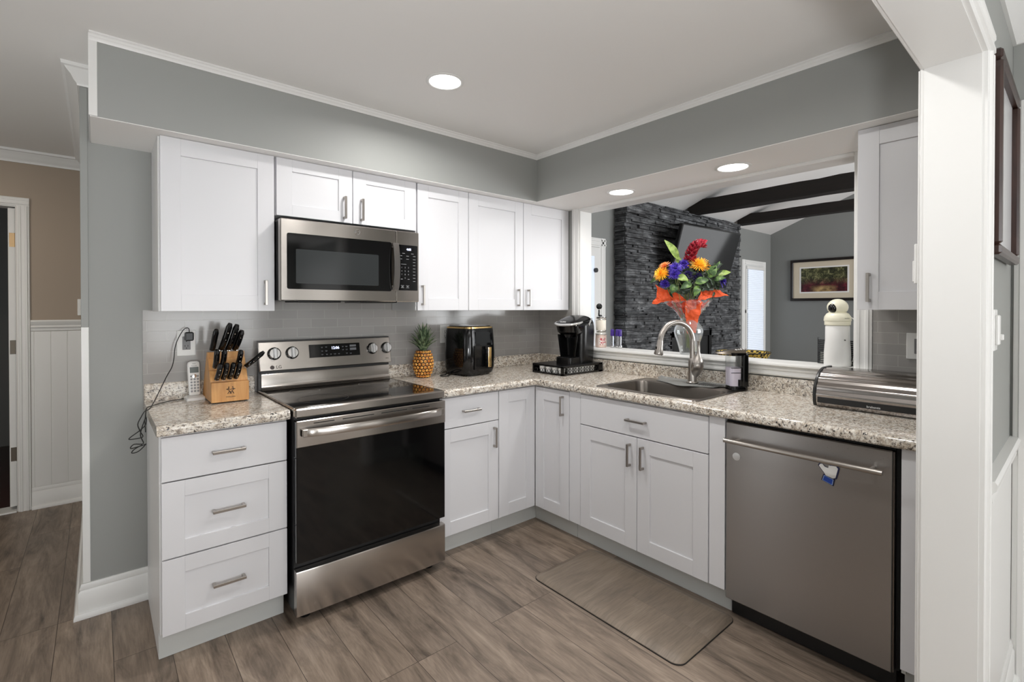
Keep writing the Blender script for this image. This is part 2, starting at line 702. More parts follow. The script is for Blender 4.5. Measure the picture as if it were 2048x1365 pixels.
# wall between kitchen and dining room with the wide cased opening
mb = MB().box(-0.947, -0.0005, -2.716, -2.597, 0, H - .001).box(-4.75, -0.947, -2.716, -2.597, 2.077, H - .001)
struct('wall_divider', mb, M['grey_paint'])
mb = MB().box(-0.16, -0.0005, -6.45, -2.7165, 0, H - .001)
struct('wall_dining_right', mb, M['grey_paint'])
# wall with the pass-through
mb = (MB().box(0, 0.115, -0.440, 0.06, 0, 3.5).box(0, 0.115, -2.192, -0.440, 0, 1.073)
      .box(0, 0.115, -2.192, -0.440, 2.117, 3.5).box(0, 0.115, -5.3, -2.192, 0, 3.5))
struct('wall_sink', mb, M['grey_paint'])

# soffits
mb = MB().box(-2.776, -0.001, -0.404, -0.0005, SOF, H - .0005)
mb.box(-0.41, -0.0006, -2.582, -0.404, SOF, H - .0005)
struct('wall_soffit', mb, [M['grey_paint']])
# the pale ceiling board under the soffits
mb = MB().box(-0.409, -0.0006, -2.582, -0.002, SOF - .003, SOF - .0002).box(-2.775, -0.41, -0.403, -0.002, SOF - .003, SOF - .0002)
struct('ceiling_soffit', mb, M['ceiling'])
MOULD = [(0, H - .032), (.006, H - .032), (.008, H - .024), (.014, H - .018), (.015, H - .010), (.022, H - .006), (.022, H - .0005), (0, H - .0005)]
struct('trim_1', sweep([(-0.41, -2.582), (-0.41, -0.404), (-2.776, -0.404)], MOULD), M['white_paint'])
mb = MB().box(-2.7785, -2.752, -0.4095, -0.396, SOF, H - .001, 0.001).box(-2.7785, -2.7762, -0.404, -0.001, SOF, H - .001)
struct('trim_2', mb, M['white_paint'])

# hallway crown, baseboard, chair rail, wainscot
CROWN = [(0, 2.366), (.010, 2.366), (.012, 2.376), (.020, 2.384), (.030, 2.404), (.045, 2.420), (.050, 2.428), (.060, 2.432), (.062, H - .0005), (0, H - .0005)]
struct('trim_3', sweep([(-2.779, 0), (-2.81, 0), (-2.81, 1.783), (-4.75, 1.783)], CROWN), M['white_paint'])
BASE = [(0, 0.0005), (.034, 0.0005), (.034, .012), (.029, .024), (.018, .027), (.018, .112), (.012, .121), (.014, .129), (.008, .148), (0, .148)]
struct('baseboard_back', sweep([(-2.579, 0), (-2.81, 0), (-2.81, 1.783), (-3.106, 1.783)], BASE), M['white_paint'])
RAIL = [(0, 1.222), (.008, 1.226), (.010, 1.242), (.020, 1.250), (.016, 1.262), (.024, 1.272), (.030, 1.290), (.026, 1.300), (0, 1.300)]
struct('trim_4', sweep([(-2.8115, 1.783), (-3.106, 1.783)], RAIL), M['white_paint'])
out = [(-3.106, 1.7829), (-3.106, 1.776)]
x = -3.09
while x < -2.83:
    out += [(x - .003, 1.776), (x, 1.7785), (x + .003, 1.776)]
    x += 0.085
out += [(-2.8115, 1.776), (-2.8115, 1.7829)]
struct('trim_5', MB().prism(out, 2, 0.149, 1.221), M['white_paint'])
# corner board of the kitchen wall: white below the rail height, painted grey above
struct('trim_6', MB().box(-2.8125, -2.786, -0.007, -0.0002, 0.149, 1.296, .0015), M['white_paint'])
struct('trim_7', MB().box(-2.8125, -2.786, -0.006, -0.0002, 1.2965, 2.364, .0015), M['grey_paint'])


def cas(w, t):
    return [(0, 0), (0, t * .55), (w * .06, t * .7), (w * .14, t * .7), (w * .18, t), (w * .34, t), (w * .38, t * .82), (w * .62, t * .82),
            (w * .66, t), (w * .82, t), (w * .86, t * .7), (w, t * .6), (w, 0)]


# hallway door: casing, jamb, open leaf with hinges
mb = MB()
mb.prism([(-3.108 - u, 1.783 - t) for u, t in cas(.064, .022)], 2, 0.001, 2.0745)
mb.prism([(1.783 - t, 2.13 - u) for u, t in cas(.056, .022)], 0, -4.07, -3.108)
mb.prism([(-4.07 + u, 1.783 - t) for u, t in cas(.064, .022)], 2, 0.001, 2.075)
mb.box(-3.178, -3.1745, 1.783, 1.9, 0.001, 2.076).box(-4.0, -3.178, 1.783, 1.9, 2.066, 2.0755)
struct('trim_8', mb, M['white_paint'])
struct('trim_9', MB().box(-3.999, -3.1785, 1.76, 1.9, 0.0005, 0.012, .003), M['white_paint'])
door = struct('door_1', MB().box(-3.2145, -3.1795, 1.802, 2.60, 0.035, 2.058, .002), M['white_paint'],
              'white open door at the end of the hallway, swung into a dark room')
for z, c in ((1.843, 'hb'), (1.117, 'hd'), (0.39, 'hd')):
    h = MB().box(-3.2085, -3.1793, 1.8005, 1.8025, z - .047, z + .047, .0008)
    for dz in (-.032, 0, .032):
        h.cyl((-3.196, 1.7998, z + dz), (-3.196, 1.8006, z + dz), .004)
    h.cyl((-3.177, 1.796, z - .047), (-3.177, 1.796, z + .047), .005)
    o = h.build('hinge', mat('brass_hinge', s(190, 160, 120), .35, .8) if c == 'hb' else mat('bronze_hinge', s(98, 90, 80), .4, .7), door)
    o['label'] = 'pale brass hinge' if c == 'hb' else 'dark bronze hinge'
t = thing('wall_thermostat', 'small white plate on the beige hallway wall just above the chair rail', 'thermostat', (-2.853, 1.783, 1.388))
MB().box(-2.866, -2.840, 1.765, 1.7825, 1.33, 1.447, .003).build('cover', M['white_plastic'], t)
MB().box(-2.860, -2.848, 1.7615, 1.7655, 1.37, 1.40, .001).build('button', M['white_plastic'], t)

# cased opening towards the camera: jamb, header liner, casings on both faces
mb = MB().box(-0.965, -0.947, -2.7165, -2.5965, 0.001, 2.059)
mb.box(-4.74, -0.947, -2.7165, -2.5965, 2.059, 2.077)
struct('trim_10', mb, M['white_paint'])
mb = MB().prism([(-0.960 + u, -2.597 + t) for u, t in cas(.058, .015)], 2, 0.001, 2.062)
mb.prism([(-2.597 + t, 2.062 + u) for u, t in cas(.062, .015)], 0, -4.74, -0.902)
struct('trim_11', mb, M['white_paint'])
mb = MB().prism([(-0.960 + u, -2.716 - t) for u, t in cas(.072, .020)], 2, 0.001, 2.062)
mb.prism([(-2.716 - t, 2.062 + u) for u, t in cas(.072, .020)], 0, -4.74, -0.888)
struct('trim_12', mb, M['white_paint'])
# dining wall: chair rail, wainscot, baseboard, crown, casing of the next opening
RAIL2 = [(0, .815), (.008, .818), (.010, .836), (.020, .846), (.018, .868), (.028, .880), (.030, .896), (.024, .905), (0, .905)]
struct('trim_13', sweep([(-0.887, -2.716), (-0.16, -2.716)][::-1], RAIL2), M['white_paint'])
struct('trim_14', MB().box(-0.887, -0.162, -2.722, -2.7162, .149, .814), M['white_paint'])
struct('baseboard_right', sweep([(-0.162, -2.7165), (-0.887, -2.7165)], BASE), M['white_paint'])
struct('trim_15', sweep([(-0.16, -6.4), (-0.16, -2.716), (-4.7, -2.716)],
                        [(0, 2.352), (.010, 2.352), (.022, 2.372), (.060, 2.42), (.078, 2.436), (.078, H - .001), (0, H - .001)]), M['white_paint'])
mb = MB().prism([(-0.16 - t, -2.7235 - u) for u, t in cas(.09, .02)], 2, 0.001, 2.14)
mb.box(-.175, -.1605, -6.4, -2.8145, .001, 2.06, .002)
struct('trim_16', mb, M['white_paint'])

# pass-through: jambs, casings, stool and apron
mb = MB().box(0, 0.115, -0.452, -0.440, 1.095, 2.105).box(0, 0.115, -2.192, -2.180, 1.095, 2.105).box(0, 0.115, -2.192, -0.44, 2.105, 2.117)
mb.prism([(-t, -0.452 + u) for u, t in cas(.083, .018)], 2, 1.095, 2.124)
mb.prism([(-t, -2.180 - u) for u, t in cas(.073, .018)], 2, 1.095, 2.124)
mb.box(-.018, 0, -2.18, -0.452, 2.105, 2.124, .003)
struct('trim_17', mb, M['white_paint'])
mb = MB()
st = [(-.042, 1.076), (-.046, 1.080), (-.046, 1.089), (-.042, 1.095), (.135, 1.095), (.140, 1.090), (.140, 1.074), (-.03, 1.074)]
mb.prism([(a, b) for a, b in st], 1, -2.258, -0.366)
ap = [(0, 1.0225), (-.018, 1.0225), (-.024, 1.028), (-.024, 1.034), (-.016, 1.040), (-.016, 1.050), (-.026, 1.056), (-.026, 1.066), (-.02, 1.074), (0, 1.074)]
mb.prism(ap, 1, -2.254, -0.370)
struct('windowsill', mb, M['white_paint'])

# glazed tile backsplash
mb = MB().box(-2.594, -0.0065, -0.0065, -0.0003, 0.90, 1.372).box(-2.09, -1.315, -0.0065, -0.0003, 1.372, 1.6)
mb.box(-0.0065, -0.0003, -0.3685, -0.0066, 0.90, 1.372).box(-0.0065, -0.0003, -2.5815, -2.2545, 0.90, 1.374)
struct('wall_backsplash', mb, M['tile'])

# ------------------------------------------------------------------ living room beyond the pass-through
struct('wall_living', MB().box(0.115, 4.64, 0.06, 0.16, 0, 2.46), M['grey_dark'])
SL = 0.403
RY_ = -2.5
zr = 2.44 + SL * (0.06 - RY_)
struct('wall_gable', MB().prism([(0.16, 0), (0.16, 2.40), (RY_, zr), (-5.3, zr - SL * (-RY_ + 5.3) * .0 - SL * (5.3 + RY_)), (-5.3, 0)], 0, 4.64, 4.74), M['grey_dark'])
pts = [(0.16, 2.44 - .04), (RY_, zr), (-5.3, zr - SL * (5.3 + RY_)), (-5.3, zr - SL * (5.3 + RY_) + .1), (RY_, zr + .1), (0.16, 2.50)]
struct('ceiling_living', MB().prism(pts, 0, 0.1155, 4.6395), M['ceiling'])
struct('wall_living_front', MB().box(0.115, 4.74, -5.4, -5.3, 0, 3.0), M['grey_dark'])


def beam(xc, z0, z1, wd, seed):
    rnd = random.Random(seed)
    b = bmesh.new()
    loops = []
    ys = [-0.05 - i * 0.16 for i in range(32)]
    mbx = MB()
    for y in ys:
        j = lambda: rnd.uniform(-.004, .004)
        loops.append([(xc + j(), y, z0 + j()), (xc + wd + j(), y, z0 + j()), (xc + wd + j(), y, z1 + j()), (xc + j(), y, z1 + j())])
    b.free()
    mbx.loft(loops)
    return mbx


struct('ceiling_beam', beam(2.20, 2.415, 2.553, .14, 1), M['beam'], 'nearer dark timber tie beam crossing the vaulted ceiling')
struct('ceiling_beam', beam(3.366, 2.432, 2.545, .14, 2), M['beam'], 'farther dark timber tie beam, close to the gable wall')

# window right of the chimney
mb = MB()
mb.prism([(3.732 + u, .06 - t) for u, t in cas(.075, .02)], 2, .76, 2.03)
mb.prism([(4.445 - u, .06 - t) for u, t in cas(.075, .02)], 2, .76, 2.03)
mb.prism([(.06 - t, 2.03 - u) for u, t in cas(.075, .02)], 0, 3.807, 4.37)
mb.box(3.70, 4.475, 0.005, .06, .735, .76, .004).box(3.74, 4.44, .045, .06, .66, .735, .003)
struct('window_1', mb, M['white_paint'])
mb = MB().box(3.807, 3.845, .032, .059, .76, 1.955).box(4.332, 4.37, .032, .059, .76, 1.955).box(3.807, 4.37, .030, .059, 1.32, 1.36)
mb.build('window_frame', M['white_paint'], bpy.data.objects['window_1'])
shade_m = mat('glowing_shade_fabric', s(222, 228, 236), .8, Emission_Color=s(214, 226, 244), Emission_Strength=0.36)  # emission stands in for daylight shining through the fabric
t = thing('cellular_shade', 'white pleated shade filling the narrow window beside the dark stone wall', 'window shade', (4.09, .03, 1.93))
MB().box(3.812, 4.365, .018, .031, 1.905, 1.948, .003).build('headrail', M['white_plastic'], t)
prof = []
z = 1.904
k = 0
while z > .775:
    prof.append((.0305, z) if k % 2 else (.0235, z))
    z -= .0125
    k += 1
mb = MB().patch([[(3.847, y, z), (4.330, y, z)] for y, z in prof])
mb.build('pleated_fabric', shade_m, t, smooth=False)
MB().box(3.845, 4.332, .019, .031, .762, .776, .002).build('bottom_rail', M['white_plastic'], t)

# glazed door left of the chimney
mb = MB()
mb.prism([(.906 - u, .06 - t) for u, t in cas(.085, .02)], 2, .001, 2.035)
mb.prism([(.06 - t, 2.035 - u) for u, t in cas(.085, .02)], 0, .13, .906)
struct('trim_18', mb, M['white_paint'])
d2 = struct('door_2', MB().box(.13, .815, .035, .0595, .005, 1.945, .002), M['white_paint'], 'white glazed door left of the stone chimney')
MB().box(.22, .725, .031, .0352, .25, 1.86, .001).build('glazing', mat('door_glass_daylight', s(205, 214, 228), .2, Emission_Color=s(214, 226, 244), Emission_Strength=0.5), d2)
k = MB().cyl((.735, .034, 1.731), (.735, .012, 1.731), .021).build('door_hook', M['black'], d2)

# stacked-stone fireplace wall
fp = thing('stone_fireplace', 'charcoal stacked-stone fireplace wall seen through the pass-through', 'fireplace', (2.2, 0.0, 0))
rnd = random.Random(11)
mb = MB()
mb.box(1.075, 3.37, -.055, .055, 0, 2.435)
fx0, fx1, fz0, fz1 = 1.832, 2.665, .30, 1.13
z = 0.9
while z < 2.43:
    h = min(rnd.choice((.014, .018, .022, .028, .034)), 2.436 - z)
    if h < .008:
        break
    xx = 1.05 + rnd.uniform(-.012, .008)
    while xx < 3.39:
        L = rnd.uniform(.06, .34)
        x1 = min(xx + L, 3.393)
        if x1 > 3.35:
            x1 = 3.393
        pr = rnd.uniform(0.002, .030)
        if not (z < fz1 and x1 > fx0 and xx < fx1):
            mb.box(xx + .001, x1 - .001, -.062 - pr, -.054, z + .0012, z + h - .0012, .0018, seg=1)
        elif z < fz1:
            if xx < fx0 - .03:
                mb.box(xx + .001, fx0, -.062 - pr, -.054, z + .0012, z + h - .0012, .0018, seg=1)
            if x1 > fx1 + .03:
                mb.box(fx1, x1 - .001, -.062 - pr, -.054, z + .0012, z + h - .0012, .0018, seg=1)
        xx = x1
    # return face of the chimney
    mb.box(1.05 + rnd.uniform(-.012, .008), 1.08, -.056, .055, z + .0012, z + h - .0012, .0018, seg=1)
    z += h
mb.box(1.05, fx0, -.075, -.054, 0, .9).box(fx1, 3.39, -.075, -.054, 0, .9).box(fx0, fx1, -.075, -.054, 0, .30)
mb.build('stone_face', M['stone'], fp, smooth=False)
mb = MB().box(fx0 + .002, fx1 - .002, -.068, -.0555, .302, fz1)
mb.build('firebox', mat('firebox_black', s(8, 8, 8), .5), fp)
mb = MB()
for a, b in ((fx0, fx0 + .05), (fx1 - .05, fx1)):
    mb.box(a, b, -.085, -.068, .302, fz1, .002)
mb.box(fx0, fx1, -.085, -.068, fz1 - .06, fz1, .002)
mb.build('firebox_surround', M['satin_black'], fp)

# television tilted on its arm
tv = thing('tv', 'black flat television tilted forward on the stacked-stone wall', 'television', (2.12, -.30, 1.92), math.radians(-3))
tl = RX(math.radians(16)) @ RY(math.radians(0))
MB().box(-.55, .55, -.012, .03, -.33, .30, .006, Mx=tl).build('housing', M['black'], tv, True)
MB().box(-.535, .535, -.0135, -.0125, -.312, .286, Mx=tl).build('screen', mat('tv_screen_glass', s(16, 17, 20), .08, 0, Specular_IOR_Level=1.0), tv, True)
mb = MB().box(-.30, .30, .03, .05, .0, .24, .004, Mx=tl).box(-.05, .05, .03, .18, .02, .07, .004).box(-.2, .2, .168, .184, -.12, .3, .003)
mb.box(-.33, .33, .03, .17, .322, .332, .002)
mb.build('wall_mount', M['satin_black'], tv, True)

# framed landscape on the gable wall
pc = thing('framed_picture', 'dark-framed landscape picture with cream mat on the far grey wall', 'picture', (4.637, -.62, 1.765))
W2, H2 = .405, .282
mb = MB()
for a0, a1, b0, b1 in ((-W2, W2, H2 - .035, H2), (-W2, W2, -H2, -H2 + .035), (-W2, -W2 + .035, -H2 + .035, H2 - .035), (W2 - .035, W2, -H2 + .035, H2 - .035)):
    mb.box(-.03, 0, a0, a1, b0, b1, .004)
mb.build('frame', M['frame_black'], pc, True)
MB().box(-.012, -.002, -W2 + .03, W2 - .03, -H2 + .03, H2 - .03).build('picture_mat', mat('cream_mat_board', s(214, 202, 180), .8), pc, True)
MB().box(-.0135, -.0125, -.292, .292, -.178, .178).build('mat_opening', mat('white_mat_bevel', s(238, 236, 232), .8), pc, True)
MB().box(-.0145, -.0138, -.272, .272, -.160, .160).build('print', M['art'], pc, True)

# framed picture on the dining-room wall at the right edge
pd = thing('framed_picture', 'dark brown framed print on the grey wall beyond the white doorway post', 'picture', (-.59, -2.7165, 1.815))
W3, H3 = .27, .285
mb = MB()
for a0, a1, b0, b1 in ((-W3, W3, H3 - .03, H3), (-W3, W3, -H3, -H3 + .03), (-W3, -W3 + .03, -H3 + .03, H3 - .03), (W3 - .03, W3, -H3 + .03, H3 - .03)):
    mb.box(a0, a1, -.031, -.001, b0, b1, .006)
mb.build('frame', M['frame_dark'], pd, True)
MB().box(-W3 + .025, W3 - .025, -.012, -.002, -H3 + .025, H3 - .025).build('print', mat('pale_print_paper', s(214, 214, 216), .25), pd, True)

# recessed ceiling lights
def can(x, y, z, label, power):
    t = thing('recessed_light', label, 'ceiling light', (x, y, z))
    MB().lathe([(.0735, -.0035), (.078, -.006), (.089, -.003), (.0895, -.0008), (.0735, -.0008)], n=40).build('trim_ring', M['white_paint'], t, True)
    MB().lathe([(0.0001, -.0045), (.073, -.0040), (.073, -.0012), (0.0001, -.0012)], n=40, cap=False).build('lamp_lens', M['lens'], t, True)
    area('recessed_lamp_light', (x, y, z - .012), (0, 0, 0), .14, .14, power, (1, .98, .955), 'DISK', 165)


can(-1.505, -0.941, H, 'round lit downlight in the main kitchen ceiling', 10.5)
can(-1.505, -2.17, H, 'round downlight in the kitchen ceiling close to the dining doorway', 8)
can(-0.205, -0.972, SOF - .003, 'lit downlight under the soffit nearer the room corner', 4.5)
can(-0.205, -1.690, SOF - .003, 'lit downlight under the soffit nearer the tall right cabinet', 4.5)

# wall plates
def plate(loc, rz, w, h, label, name='wall_outlet', cat='outlet', gang='duplex', dark=False):
    t = thing(name, label, cat, loc, rz)
    MB().box(-w / 2, w / 2, -.006, -.0004, -h / 2, h / 2, .002).build('cover_plate', M['white_plastic'], t, True)
    rm = mat('grey_receptacle', s(120, 120, 122), .4) if dark else M['white_plastic']
    mb = MB().box(-.017, .017, -.0085, -.0058, -.033, .033, .0012)
    mb.build('receptacle' if gang == 'duplex' else 'rocker', rm, t, True)
    if gang == 'duplex':
        mb = MB()
        for zc in (-.017, .017):
            for dx in (-.006, .006):
                mb.box(dx - .0012, dx + .0012, -.0090, -.0084, zc - .001, zc + .007)
            mb.cyl((0, -.0090, zc - .008), (0, -.0084, zc - .008), .0026)
        mb.build('socket_slots', M['dark_gap'], t, True)
    return t


plate((-2.421, -.0066, 1.208), 0, .078, .126, 'white outlet plate with grey sockets behind the cordless phone', dark=True)
plate((-0.915, -.0066, 1.203), 0, .078, .124, 'white outlet plate half hidden behind the black air fryer')
plate((-0.0066, -2.425, 1.213), -PI / 2, .09, .116, 'white switch plate on the grey tile above the bread box', 'light_switch', 'switch', 'rocker', True)
t = thing('light_switch', 'white wall plate on the doorway post beside the right-hand wall cabinet', 'switch', (-0.915, -2.5818, 1.51))
MB().box(-.020, .020, .0002, .010, -.058, .058, .002).build('cover_plate', M['white_plastic'], t, True)
MB().box(-.012, .012, .009, .015, -.052, .01, .002).build('rocker', M['white_plastic'], t, True)
t = thing('light_switch', 'white toggle switch on the dining wall under the dark brown frame', 'switch', (-.70, -2.7165, 1.315))
MB().box(-.037, .037, -.007, -.0004, -.062, .062, .002).build('cover_plate', M['white_plastic'], t, True)
MB().box(-.02, .02, -.016, -.0068, -.045, .045, .003).box(-.008, .008, -.024, -.015, -.03, -.012, .002).build('switch_toggle', M['white_plastic'], t, True)

# ------------------------------------------------------------------ cabinets
F = -0.626           # plane of the base door faces on the range wall (y) ...
S = -0.632           # ... and on the pass-through wall (x)
U = -0.332           # plane of the upper door faces
DT = 0.019           # door thickness


def shaker(u0, u1, z0, z1, rail=.074, dep=.0075, flat=False):
    mb = MB()
    if flat:
        return mb.box(u0, u1, 0, DT, z0, z1, .0015)
    r = min(rail, (u1 - u0) * .28)
    rz = min(rail, (z1 - z0) * .21)
    mb.box(u0, u0 + r, 0, DT, z0, z1, .0012)
    mb.box(u1 - r, u1, 0, DT, z0, z1, .0012)
    mb.box(u0 + r - .0003, u1 - r + .0003, 0.0002, DT, z1 - rz, z1 - .0002, .0010)
    mb.box(u0 + r - .0003, u1 - r + .0003, 0.0002, DT, z0 + .0002, z0 + rz, .0010)
    mb.box(u0 + r - .001, u1 - r + .001, dep, DT - .001, z0 + rz - .001, z1 - rz + .001)
    return mb


def pull(parent, u, z, vertical, L=.118):
    mb = MB()
    a, b = .0055, .0045          # bar half width, half thickness
    off = .028
    def bx(u0, u1, y0, y1, z0, z1):
        mb.box(u0, u1, y0, y1, z0, z1, .0012)
    if vertical:
        bx(u - a, u + a, -off - b, -off + b, z - L / 2, z + L / 2)
        for e in (-1, 1):
            bx(u - a * .9, u + a * .9, -off + b - .001, -.0003, z + e * (L / 2 - .006) - .006, z + e * (L / 2 - .006) + .006)
    else:
        bx(u - L / 2, u + L / 2, -off - b, -off + b, z - a, z + a)
        for e in (-1, 1):
            bx(u + e * (L / 2 - .006) - .006, u + e * (L / 2 - .006) + .006, -off + b - .001, -.0003, z - a * .9, z + a * .9)
    return mb.build('handle', M['nickel'], parent, True)


def cabinet(name, label, wall, u0, u1, z0, z1, depth, fronts, bu0=None, bu1=None, toe=None, cat='cabinet', group=None, low=None):
    """fronts: (name, u0, u1, z0, z1, flat, handle(u, z, vertical) or None); local frame: x right, y into the wall"""
    if wall == 'back':
        t = thing(name, label, cat, (0, F if low is None else low, 0), 0, group)
    else:
        t = thing(name, label, cat, (S if low is None else low, 0, 0), -PI / 2, group)
    bu0 = u0 if bu0 is None else bu0
    bu1 = u1 if bu1 is None else bu1
    mb = MB()
    p = .016
    d0 = DT + .002
    mb.box(bu0, bu0 + p, d0, depth, z0, z1, .001).box(bu1 - p, bu1, d0, depth, z0, z1, .001)
    mb.box(bu0 + p, bu1 - p, d0, depth, z0, z0 + p).box(bu0 + p, bu1 - p, depth - .10, depth, z1 - p, z1)
    mb.box(bu0 + p, bu1 - p, depth - .008, depth, z0 + p, z1 - p)
    mb.box(bu0 + p, bu1 - p, d0 + .001, d0 + .012, z1 - .03, z1 - .0005)
    if toe is not None:
        mb.box(bu0, bu0 + p, .075, depth, 0.001, z0).box(bu1 - p, bu1, .075, depth, 0.001, z0)
    mb.build('carcass', M['cab_side'], t, True)
    if toe is not None:
        MB().box(toe[0], toe[1], .073, .085, 0.001, z0 - .001).build('toe_kick', M['toe'], t, True)
    for fn, a, b, c, d, flat, h in fronts:
        o = shaker(a, b, c, d, flat=flat).build(fn, M['cabinet'], t, True)
        if h:
            pull(o, *h)
    return t


# range wall, left of the range: three drawers
c1 = cabinet('base_cabinet', 'white three-drawer base cabinet left of the range', 'back', -2.574, -2.124, .121, .893, .62,
             [('drawer', -2.574, -2.124, .714, .884, True, (-2.350, .801, False)),
              ('drawer', -2.574, -2.124, .416, .709, False, (-2.350, .564, False)),
              ('drawer', -2.574, -2.124, .121, .411, False, (-2.350, .267, False))],
             -2.580, -2.120, toe=(-2.579, -2.121))
# range wall, right of the range: drawer over door
cabinet('base_cabinet', 'white base cabinet with one drawer over one door right of the range', 'back', -1.345, -.932, .121, .893, .62,
        [('drawer', -1.345, -.932, .716, .884, True, (-1.136, .801, False)),
         ('door', -1.345, -.932, .121, .711, False, (-.968, .618, True))],
        -1.349, -.929, toe=(-1.349, -.929))
# corner cabinet with a folding pair of doors meeting in the inner corner
cc = thing('corner_cabinet', 'white inner-corner base cabinet with two narrow doors meeting at right angles', 'cabinet', (0, 0, 0))
mb = MB().box(-.928, -.008, F + DT + .003, -.008, .121, .890).box(S + DT + .003, -.008, -.922, F + DT + .003, .121, .890)
mb.build('carcass', M['cab_side'], cc, True)
MB().box(-.928, -.5605, -.553, -.541, .001, .120).box(-.5605, -.5485, -.922, -.541, .001, .120).build('toe_kick', M['toe'], cc, True)
d = shaker(-.926, -.6345, .121, .884).build('door', M['cabinet'], cc, True)
d.location = (0, F, 0)
d = shaker(.629, .918, .121, .884).build('door', M['cabinet'], cc, True)
d.location = (S, 0, 0)
d.rotation_euler = (0, 0, -PI / 2)
pull(d, .873, .796, True)
# sink base with fillers
sk = cabinet('sink_cabinet', 'white sink base cabinet with wide false drawer front and two doors', 'sink', 1.010, 1.783, .121, .893, .62,
             [('drawer_front', 1.010, 1.783, .714, .884, True, (1.397, .797, False)),
              ('door', 1.010, 1.395, .121, .709, False, (1.356, .614, True)),
              ('door', 1.3985, 1.783, .121, .709, False, (1.436, .614, True))],
             .928, 1.860, toe=(.924, 1.858))
MB().box(.921, 1.0065, .003, .021, .121, .890, .001).build('filler_strip', M['cabinet'], sk, True)
MB().box(1.787, 1.860, .003, .021, .121, .890, .001).build('filler_strip', M['cabinet'], sk, True)
# narrow panel right of the dishwasher
ep = thing('end_panel', 'narrow white panel between the dishwasher and the doorway post', 'cabinet panel', (S, 0, 0), -PI / 2)
MB().box(2.486, 2.5805, .003, .021, .121, .893, .001).build('panel', M['cabinet'], ep, True)
MB().box(2.486, 2.5805, .073, .085, .001, .120).box(2.486, 2.4985, .021, .10, .10, .893).build('toe_kick', M['toe'], ep, True)

# uppers
UZ0, UZ1 = 1.3675, 2.122
cabinet('wall_cabinet', 'white single-door wall cabinet left of the microwave', 'back', -2.549, -2.096, UZ0, UZ1, .325,
        [('door', -2.549, -2.096, UZ0, UZ1, False, (-2.139, 1.455, True))], -2.556, -2.093, low=U)
cabinet('wall_cabinet', 'short white two-door wall cabinet directly above the microwave', 'back', -2.086, -1.319, 1.838, UZ1, .325,
        [('door', -2.086, -1.7045, 1.838, UZ1, False, (-1.751, 1.915, True)),
         ('door', -1.7005, -1.319, 1.838, UZ1, False, (-1.655, 1.915, True))], -2.088, -1.317, low=U)
cabinet('wall_cabinet', 'narrow white single-door wall cabinet right of the microwave', 'back', -1.3085, -.943, UZ0, UZ1, .325,
        [('door', -1.3085, -.943, UZ0, UZ1, False, (-1.281, 1.458, True))], -1.312, -.9415, low=U)
cabinet('wall_cabinet', 'white double-door wall cabinet in the room corner above the coffee maker', 'back', -.938, -.010, UZ0, UZ1, .325,
        [('door', -.938, -.472, UZ0, UZ1, False, (-.521, 1.454, True)),
         ('door', -.468, -.010, UZ0, UZ1, False, (-.428, 1.454, True))], -.9405, -.008, low=U)
cabinet('wall_cabinet', 'white wall cabinet right of the pass-through, cut off by the doorway post', 'sink', 2.276, 2.577, 1.374, UZ1, .312,
        [('door', 2.276, 2.577, 1.374, UZ1, False, (2.319, 1.466, True))], 2.274, 2.579, low=U)

# ------------------------------------------------------------------ worktops
def nose():
    """bullnose outline: (distance from the front edge, z)"""
    z0, z1 = .8955, CT
    r = .0165
    p = [(.050, z0), (.006, z0), (.001, z0 + .006)]
    for i in range(9):
        a = PI + (PI / 2) * i / 8
        p.append((r + r * math.cos(a), z1 - r - r * math.sin(a)))
    p.append((.050, z1))
    return p


NO = nose()
FY, FX = -0.655, -0.655
w1 = thing('countertop', 'short granite-look worktop piece left of the range', 'countertop', (-2.35, -.33, CT))
mb = MB().loft([[(xx, FY + w, z) for w, z in NO] for xx in (-2.590, -2.1165)])
mb.box(-2.590, -2.1165, FY + .050, -.0225, .8955, CT)
mb.build('slab', M['granite'], w1)
MB().box(-2.590, -2.1165, -.0225, -.0068, .8955, 1.021, .003).build('upstand', M['granite'], w1)

w2 = thing('countertop', 'long L-shaped granite-look worktop running from the range past the sink', 'countertop', (-.6, -.6, CT))
mb = MB().loft([[(-1.3475, FY + w, z) for w, z in NO], [(FX + w, FY + w, z) for w, z in NO]])
mb.loft([[(FX + w, FY + w, z) for w, z in NO], [(FX + w, -2.5812, z) for w, z in NO]])
mb.box(-1.3475, FX + .050, FY + .050, -.0225, .8955, CT)
mb.box(FX + .050, -.0225, -1.095, -.0225, .8955, CT)
mb.box(FX + .050, -.580, -1.695, -1.095, .8955, CT).box(-.175, -.0225, -1.695, -1.095, .8955, CT)
mb.box(FX + .050, -.0225, -2.5812, -1.695, .8955, CT)
mb.build('slab', M['granite'], w2)
MB().box(-1.3475, -.0068, -.0225, -.0068, CT - .002, 1.016, .003).box(-.0225, -.0068, -2.5812, -.0226, CT - .002, 1.016, .003).build('upstand', M['granite'], w2)

# ------------------------------------------------------------------ range
rg = thing('range', 'stainless steel electric range with black glass oven door and cooktop', 'range', (-1.7335, -.36, 0))
RX0, RX1 = -2.111, -1.356
mb = MB().box(RX0 + .006, RX1 - .006, -.66, -.03, .045, .905)
mb.build('body', M['black'], rg)
for xx in (RX0 + .06, RX1 - .06):
    for yy in (-.63, -.10):
        MB().lathe([(.022, .001), (.024, .006), (.016, .012), (.014, .046)], (xx, yy, 0), 16).build('foot', M['black'], rg)
